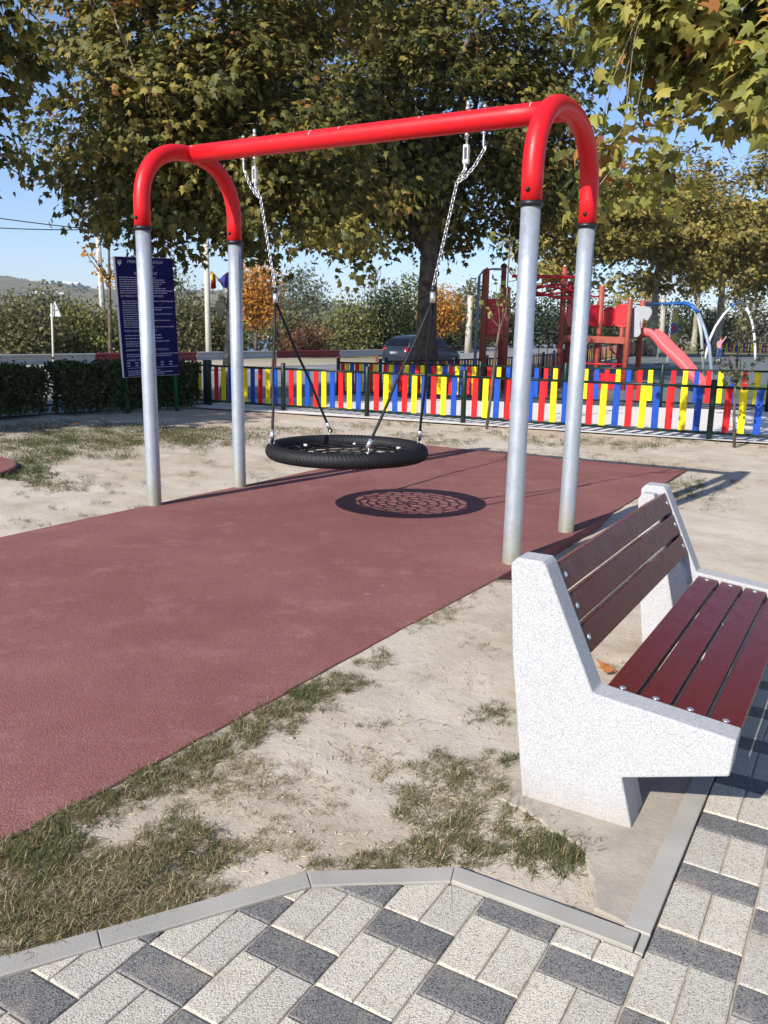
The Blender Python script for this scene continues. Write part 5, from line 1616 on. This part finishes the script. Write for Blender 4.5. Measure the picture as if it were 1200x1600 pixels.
# leafless tree
b0 = Vector((AY(585, 500, 68).x, 68, 0)); rt_ = thing('bare_tree', 'leafless grey tree rising among the bushes in the middle', 'tree', b0)
mb = MB(); H = AY(585, 418, 68).z
mb.tube([(0, 0, -.1), (.1, 0, H * .4), (0, 0, H * .9)], [.14, .1, .02], 7)
for k in range(46):
    s = random.uniform(.3, .9); branch_tube(mb, (.05, 0, H * s), (random.uniform(-2.2, 2.2) * (1.15 - s), random.uniform(-1, 1), H * min(1.02, s + random.uniform(.1, .35))), .035, .008, 4, 4, .1)
mb.build('trunk', MAT['bark_dark'], rt_, fixn=False)

# houses far behind
def house(label, x, y, Y, wpx, hpx, wall, roofc, z=None, windows=3):
    p = AY(x, y, Y); w = wpx * Y / FPX; h = hpx * Y / FPX; zb = p.z if z is None else z
    root = thing('house', label, 'house', (p.x, Y, zb - .3), 0, 'houses in the distance')
    d = w * .6
    mb = MB(); mb.box((0, d / 2, h * .35), (w, d, h * .9), None); mb.build('wall', wall, root)
    mb = MB(); ov = w * .04
    mb.prism([(-w / 2 - ov, -ov, h * .8), (w / 2 + ov, -ov, h * .8), (w / 2 + ov, d / 2, h * 1.15), (-w / 2 - ov, d / 2, h * 1.15)], (0, 0, h * .06))
    mb.prism([(-w / 2 - ov, d + ov, h * .8), (w / 2 + ov, d + ov, h * .8), (w / 2 + ov, d / 2 + .01, h * 1.15), (-w / 2 - ov, d / 2 + .01, h * 1.15)], (0, 0, h * .06))
    mb.build('roof', roofc, root)
    for k in range(windows):
        mb = MB(); mb.box((-w / 2 + w * (k + .5) / windows, -.03, h * .42), (w / windows * .45, .06, h * .3)); mb.build('window', MAT['dark_blue'], root)
    return root
wl = plain('white_render', S(212, 210, 204), .9, .05, .3); rf = plain('grey_roof', S(150, 142, 136), .9, .1, .3); rr2 = plain('tile_roof', S(146, 92, 70), .9, .1, .3); bl2 = plain('blue_wall', S(96, 128, 168), .8, .08, .5)
def hs(label, x, Y, wpx, hpx, wall, roofc, windows):
    q = AY(x, 500, Y); house(label, x, 500, Y, wpx, hpx, wall, roofc, hill_z(q.x, Y) + .3, windows)
hs('long white hall on the hill crest at the far left', 110, 1430, 26, 8, wl, wl, 6)
hs('small grey roofed house on the hill crest left of the white hall', 64, 1420, 18, 6, wl, rf, 4)
hs('tiny house on the hill crest nearest the left edge', 40, 1425, 9, 5, wl, rr2, 2)
hs('white farm building low on the hillside', 62, 1050, 16, 4, wl, wl, 4)
hs('second low white building further right on the hillside', 96, 1060, 12, 4, wl, rf, 3)
house('white shed among the bushes beside the concrete utility pole', 172, 512, 64, 22, 20, wl, wl, 0.2, 2)
house('blue walled hut with a white roof behind the orange maple', 408, 540, 66, 40, 24, bl2, wl, 0.2, 3)

# far woods on the hillside, one mass
P_ = []
for k in range(900):
    Y = random.uniform(760, 1520) if k % 3 else random.uniform(1440, 1520); q = random.uniform(-.62, .1)
    if k % 3 and math.sin(q * 40 + Y * .013) < .25: continue
    x = q * Y; P_.append((x, Y, hill_z(x, Y) + random.uniform(0, 2.5)))
P_ = np.repeat(np.array(P_), 5, 0); m = len(P_); P_ = P_ + rng.normal(size=(m, 3)) * np.array([4, 4, 1.2])
V, F, _ = scatter_leaves(P_, rng.uniform(2.5, 5, m), rand_unit(m) + np.array([0, -.6, .4]), rand_unit(m) + np.array([0, 0, .6]), CLUMP_V, CLUMP_F)
o = stuff(link('hillside_wood', np_mesh('hillside_wood', V, F, MAT['leaf_dark'], np.repeat(rng.random(m), len(CLUMP_V)))))
o['label'] = 'dark scattered woods and hedgerows on the far hillside'; o['category'] = 'wood'

# ================================================================== GRASS
BL_V = np.array([(-.024, 0, 0), (.024, 0, 0), (-.021, .5, .06), (.021, .5, .06), (0, 1, -.06)], float)
BL_F = np.array([(0, 1, 3), (0, 3, 2), (2, 3, 4)])
def on_dirt(P):
    u = P[:, 0] * EU.x + P[:, 1] * EU.y; v = P[:, 0] * EV.x + P[:, 1] * EV.y
    ok = ~((u > -.395) | (v < kerb_f(u) + .065))
    ok &= ~((u > MAT_U0 + .0) & (u < MAT_U1 - .0 + np.where(v > 4.6, .06, -.14 + .14 * (v - .2) / 4.4)) & (v > MAT_V0) & (v < MAT_V1))
    ok &= (P[:, 0] + 4.80) ** 2 + (P[:, 1] - 8.12) ** 2 > 1.1 ** 2
    ok &= ~((u > -.86) & (u < -.40) & (v > 2.28) & (v < 2.44))
    return ok
blades = []                # position, length, lean, tint
def patch(cx_, cy_, rx, ry, n, L, tint, lean=(.5, .35), wid=1.0):
    n = int(n * (1.4 if cy_ > 760 else (3.0 if cx_ < 450 and rx > 50 else 2.0)))
    a = rng.random(n) * 2 * math.pi; r = np.sqrt(rng.random(n)) * (1 + .25 * np.sin(a * 3 + cx_) + .2 * np.sin(a * 7 + cy_))
    # gather around tufts so that bare soil shows between
    nt = max(3, n // 26)
    tx = rng.integers(0, n, nt)
    pick = tx[rng.integers(0, nt, n)]
    X = cx_ + np.cos(a[pick]) * r[pick] * rx + rng.normal(0, 1, n) * rx * .055 + rng.normal(0, 3, n)
    Y = cy_ + np.sin(a[pick]) * r[pick] * ry + rng.normal(0, 1, n) * ry * .055 + rng.normal(0, 1.5, n)
    P = np.array([tuple(G(x, y)) for x, y in zip(X, Y)])
    blades.append((P, np.full(n, L * .56) * rng.uniform(.4, 1.4, n), np.where(rng.random(n) < .45 + .35 * lean[0], rng.normal(1.33, .11, n), lean[0] * .5 + .45 + rng.normal(0, lean[1], n)), np.clip(rng.normal(tint[0], tint[1], n), 0, 1), np.full(n, wid)))
def band(pts, w, n, L, tint, lean=(.5, .35), wid=1.0):
    P = np.array(pts, float); d = np.r_[0, np.cumsum(np.hypot(*np.diff(P, axis=0).T))]
    k = max(1, int(d[-1] / (w * 1.1)))
    for i in range(k):
        s = d[-1] * (i + .5) / k
        patch(np.interp(s, d, P[:, 0]), np.interp(s, d, P[:, 1]), w * rng.uniform(.8, 1.3), w * .55 * rng.uniform(.7, 1.2), int(n / k * rng.uniform(.6, 1.4)), L, tint, lean, wid)
GREEN, MIX, DRY = (.22, .18), (.47, .28), (.72, .2)
# foreground
band([(-20, 1350), (90, 1290), (190, 1240), (290, 1195), (390, 1140), (470, 1092), (540, 1050)], 46, 13500, .058, MIX, (.7, .35))
band([(10, 1325), (140, 1262), (240, 1212), (345, 1162)], 24, 1700, .06, MIX, (.6, .3))
patch(480, 1082, 34, 20, 900, .06, GREEN, (.5, .3)); patch(585, 1028, 34, 16, 700, .05, MIX)
patch(90, 1390, 150, 75, 12000, .05, (.58, .26), (.95, .35)); patch(230, 1370, 125, 70, 7000, .05, (.6, .26), (.95, .35)); patch(40, 1440, 110, 40, 4200, .05, MIX, (.85, .35))
patch(290, 1320, 80, 45, 3200, .055, MIX, (.8, .35)); patch(180, 1420, 90, 30, 1600, .05, DRY, (1.0, .35)); patch(60, 1330, 70, 40, 1800, .06, GREEN, (.7, .35))
patch(360, 1210, 100, 42, 3000, .045, DRY, (1.0, .3)); patch(470, 1250, 90, 35, 900, .04, DRY, (1.0, .3)); patch(420, 1310, 80, 26, 900, .045, DRY, (1.0, .3))
patch(560, 1172, 60, 16, 450, .04, DRY, (1.0, .3)); patch(590, 1130, 28, 10, 260, .04, MIX); patch(560, 1068, 26, 12, 330, .045, GREEN)
patch(700, 1245, 95, 75, 5600, .05, (.55, .26), (.9, .35)); patch(720, 1190, 60, 22, 900, .045, MIX, (.8, .3)); patch(790, 1300, 100, 45, 2800, .055, (.45, .26), (.8, .35))
patch(870, 1325, 65, 32, 1700, .06, (.34, .22), (.65, .35)); patch(570, 1345, 75, 18, 1000, .045, (.5, .26), (.9, .3)); patch(660, 1330, 80, 24, 1300, .05, MIX, (.85, .3))
patch(772, 1108, 34, 20, 800, .045, (.36, .2), (.7, .3)); patch(795, 1180, 20, 10, 300, .045, GREEN); patch(745, 1062, 30, 10, 160, .035, DRY)
band([(640, 985), (690, 958), (740, 930), (792, 902)], 22, 1500, .05, (.5, .26), (.7, .3)); patch(770, 1003, 16, 8, 140, .04, MIX); patch(735, 1005, 26, 8, 140, .04, DRY)
patch(1016, 1465, 13, 16, 170, .045, (.45, .2), (.5, .4)); patch(960, 1040, 24, 8, 160, .035, MIX)
patch(700, 1040, 60, 30, 220, .03, DRY, (1.1, .3)); patch(640, 1100, 80, 40, 260, .03, DRY, (1.1, .3)); patch(900, 1390, 80, 30, 160, .03, DRY, (1.2, .2))
# behind the bench
patch(1075, 762, 46, 20, 2000, .07, GREEN, (.6, .3), 1.5); patch(1040, 775, 30, 14, 700, .06, MIX, (.7, .3), 1.5); patch(1105, 785, 60, 14, 900, .05, DRY, (.9, .3), 1.5); patch(1140, 750, 44, 6, 260, .05, MIX, (.8, .3), 1.5)
# left middle ground
patch(70, 695, 130, 28, 5200, .085, GREEN, (.7, .35), 2.2); patch(30, 735, 60, 18, 1700, .085, GREEN, (.7, .35), 2.2); patch(200, 680, 140, 18, 4600, .085, (.34, .2), (.7, .35), 2.4)
patch(330, 678, 110, 14, 3200, .08, (.36, .2), (.75, .35), 2.4); patch(120, 665, 150, 8, 1600, .08, MIX, (.8, .3), 2.6); patch(90, 755, 70, 10, 650, .06, MIX, (.8, .3), 2.2)
for x, y in ((480, 672), (555, 664), (630, 660), (600, 690), (700, 690), (650, 678), (820, 684), (870, 690), (930, 688), (760, 672), (985, 695), (440, 690), (1000, 672), (1050, 690), (1090, 676), (1180, 690)):
    patch(x, y, 44, 7, 520, .075, (.42, .22), (.8, .35), 2.6)
band([(690, 700), (760, 704), (850, 706), (960, 716), (1060, 730)], 14, 1300, .06, MIX, (.8, .3), 2.0)
for x, y in ((170, 765), (100, 790), (60, 822), (30, 815), (140, 742), (240, 752), (300, 738), (330, 720), (130, 805), (20, 690), (210, 790), (150, 782), (310, 705), (395, 742), (410, 715), (80, 832), (220, 800), (30, 770), (120, 760)):
    patch(x, y, 20, 5, 130, .05, (.45, .22), (.8, .35), 1.8)
for k in range(130):
    x = random.uniform(0, 1200); y = random.uniform(650, 760)
    patch(x, y, 14, 3, 28, .05, (.55, .22), (.9, .3), 2.0)
for k in range(120):
    x = random.uniform(420, 1000); y = random.uniform(900, 1400)
    patch(x, y, 16, 7, 14, .03, (.7, .2), (1.1, .3), 1.0)
Pb = np.concatenate([b[0] for b in blades]); Lb = np.concatenate([b[1] for b in blades]); Ab = np.concatenate([b[2] for b in blades]); Tb = np.concatenate([b[3] for b in blades]); Wb = np.concatenate([b[4] for b in blades])
ok = on_dirt(Pb) & (Pb[:, 1] > 1.2) & (Pb[:, 1] < 17)
Pb, Lb, Ab, Tb, Wb = Pb[ok], Lb[ok], Ab[ok], Tb[ok], Wb[ok]
Pb[:, 2] = ground_z(Pb[:, 0], Pb[:, 1]) - .002
n = len(Pb)
Ab = np.clip(np.abs(Ab), .05, 1.45)
az = rng.random(n) * 2 * math.pi
Td = np.stack([np.sin(Ab) * np.cos(az), np.sin(Ab) * np.sin(az), np.cos(Ab)], 1)
Nn = np.stack([-np.cos(Ab) * np.cos(az), -np.cos(Ab) * np.sin(az), np.sin(Ab)], 1) + rand_unit(n) * .35
R = frames(Nn, Td)
tv = BL_V[None] * np.stack([Wb, np.ones(n), np.ones(n)], 1)[:, None, :]
tv[:, 4, 2] -= .25 * rng.random(n)
V = np.einsum('nij,nkj->nki', R, tv) * Lb[:, None, None] + Pb[:, None, :]
V[:, :, 2] = np.maximum(V[:, :, 2], Pb[:, None, 2] + .001)
F = BL_F[None] + (np.arange(n) * 5)[:, None, None]
g = link('grass', np_mesh('grass', V.reshape(-1, 3), F.reshape(-1, 3), MAT['grass'], np.repeat(Tb, 5)))
stuff(g); g['label'] = 'short green and straw coloured grass tufts on the bare soil'; g['category'] = 'grass'

# small stones and bits of straw on the soil
def pebbles():
    mb = MB()
    for k in range(900):
        x = random.uniform(0, 1100); y = random.uniform(760, 1440)
        p = G(x, y)
        if not on_dirt(np.array([tuple(p)]))[0]: continue
        s = random.uniform(.0015, .004) if k % 9 else random.uniform(.004, .009)
        mb.sphere((p.x, p.y, float(ground_z(p.x, p.y)) + s * .3), s, 6, 4, 0, (random.uniform(.8, 1.4), random.uniform(.8, 1.3), .6))
    for k in range(420):
        x = random.uniform(150, 1050); y = random.uniform(950, 1440)
        p = G(x, y)
        if not on_dirt(np.array([tuple(p)]))[0]: continue
        a = random.uniform(0, 6.28); l = random.uniform(.008, .03); z = float(ground_z(p.x, p.y)) + .003
        mb.tube([(p.x, p.y, z), (p.x + l * math.cos(a), p.y + l * math.sin(a), z + .002)], .0012, 4, mi=1)
    o = mb.build('soil_litter', [MAT['footing'], plain('straw', S(206, 186, 146), .8, .1)])
    stuff(o); o['label'] = 'tiny stones and straw bits scattered over the bare soil'; o['category'] = 'litter'
pebbles()

# ================================================================== HAZE
hz_m = bpy.data.materials.new('haze'); hz_m.use_nodes = True
ht = hz_m.node_tree; ht.nodes.clear()
ho = ht.nodes.new('ShaderNodeOutputMaterial'); hv = ht.nodes.new('ShaderNodeVolumePrincipled')
hv.inputs['Color'].default_value = (.86, .91, 1.0, 1); hv.inputs['Density'].default_value = .00022; hv.inputs['Anisotropy'].default_value = .2
ht.links.new(hv.outputs[0], ho.inputs['Volume'])
mb = MB(); mb.box((0, 1000, 55), (6400, 3400, 150)); stuff(mb.build('haze', hz_m))
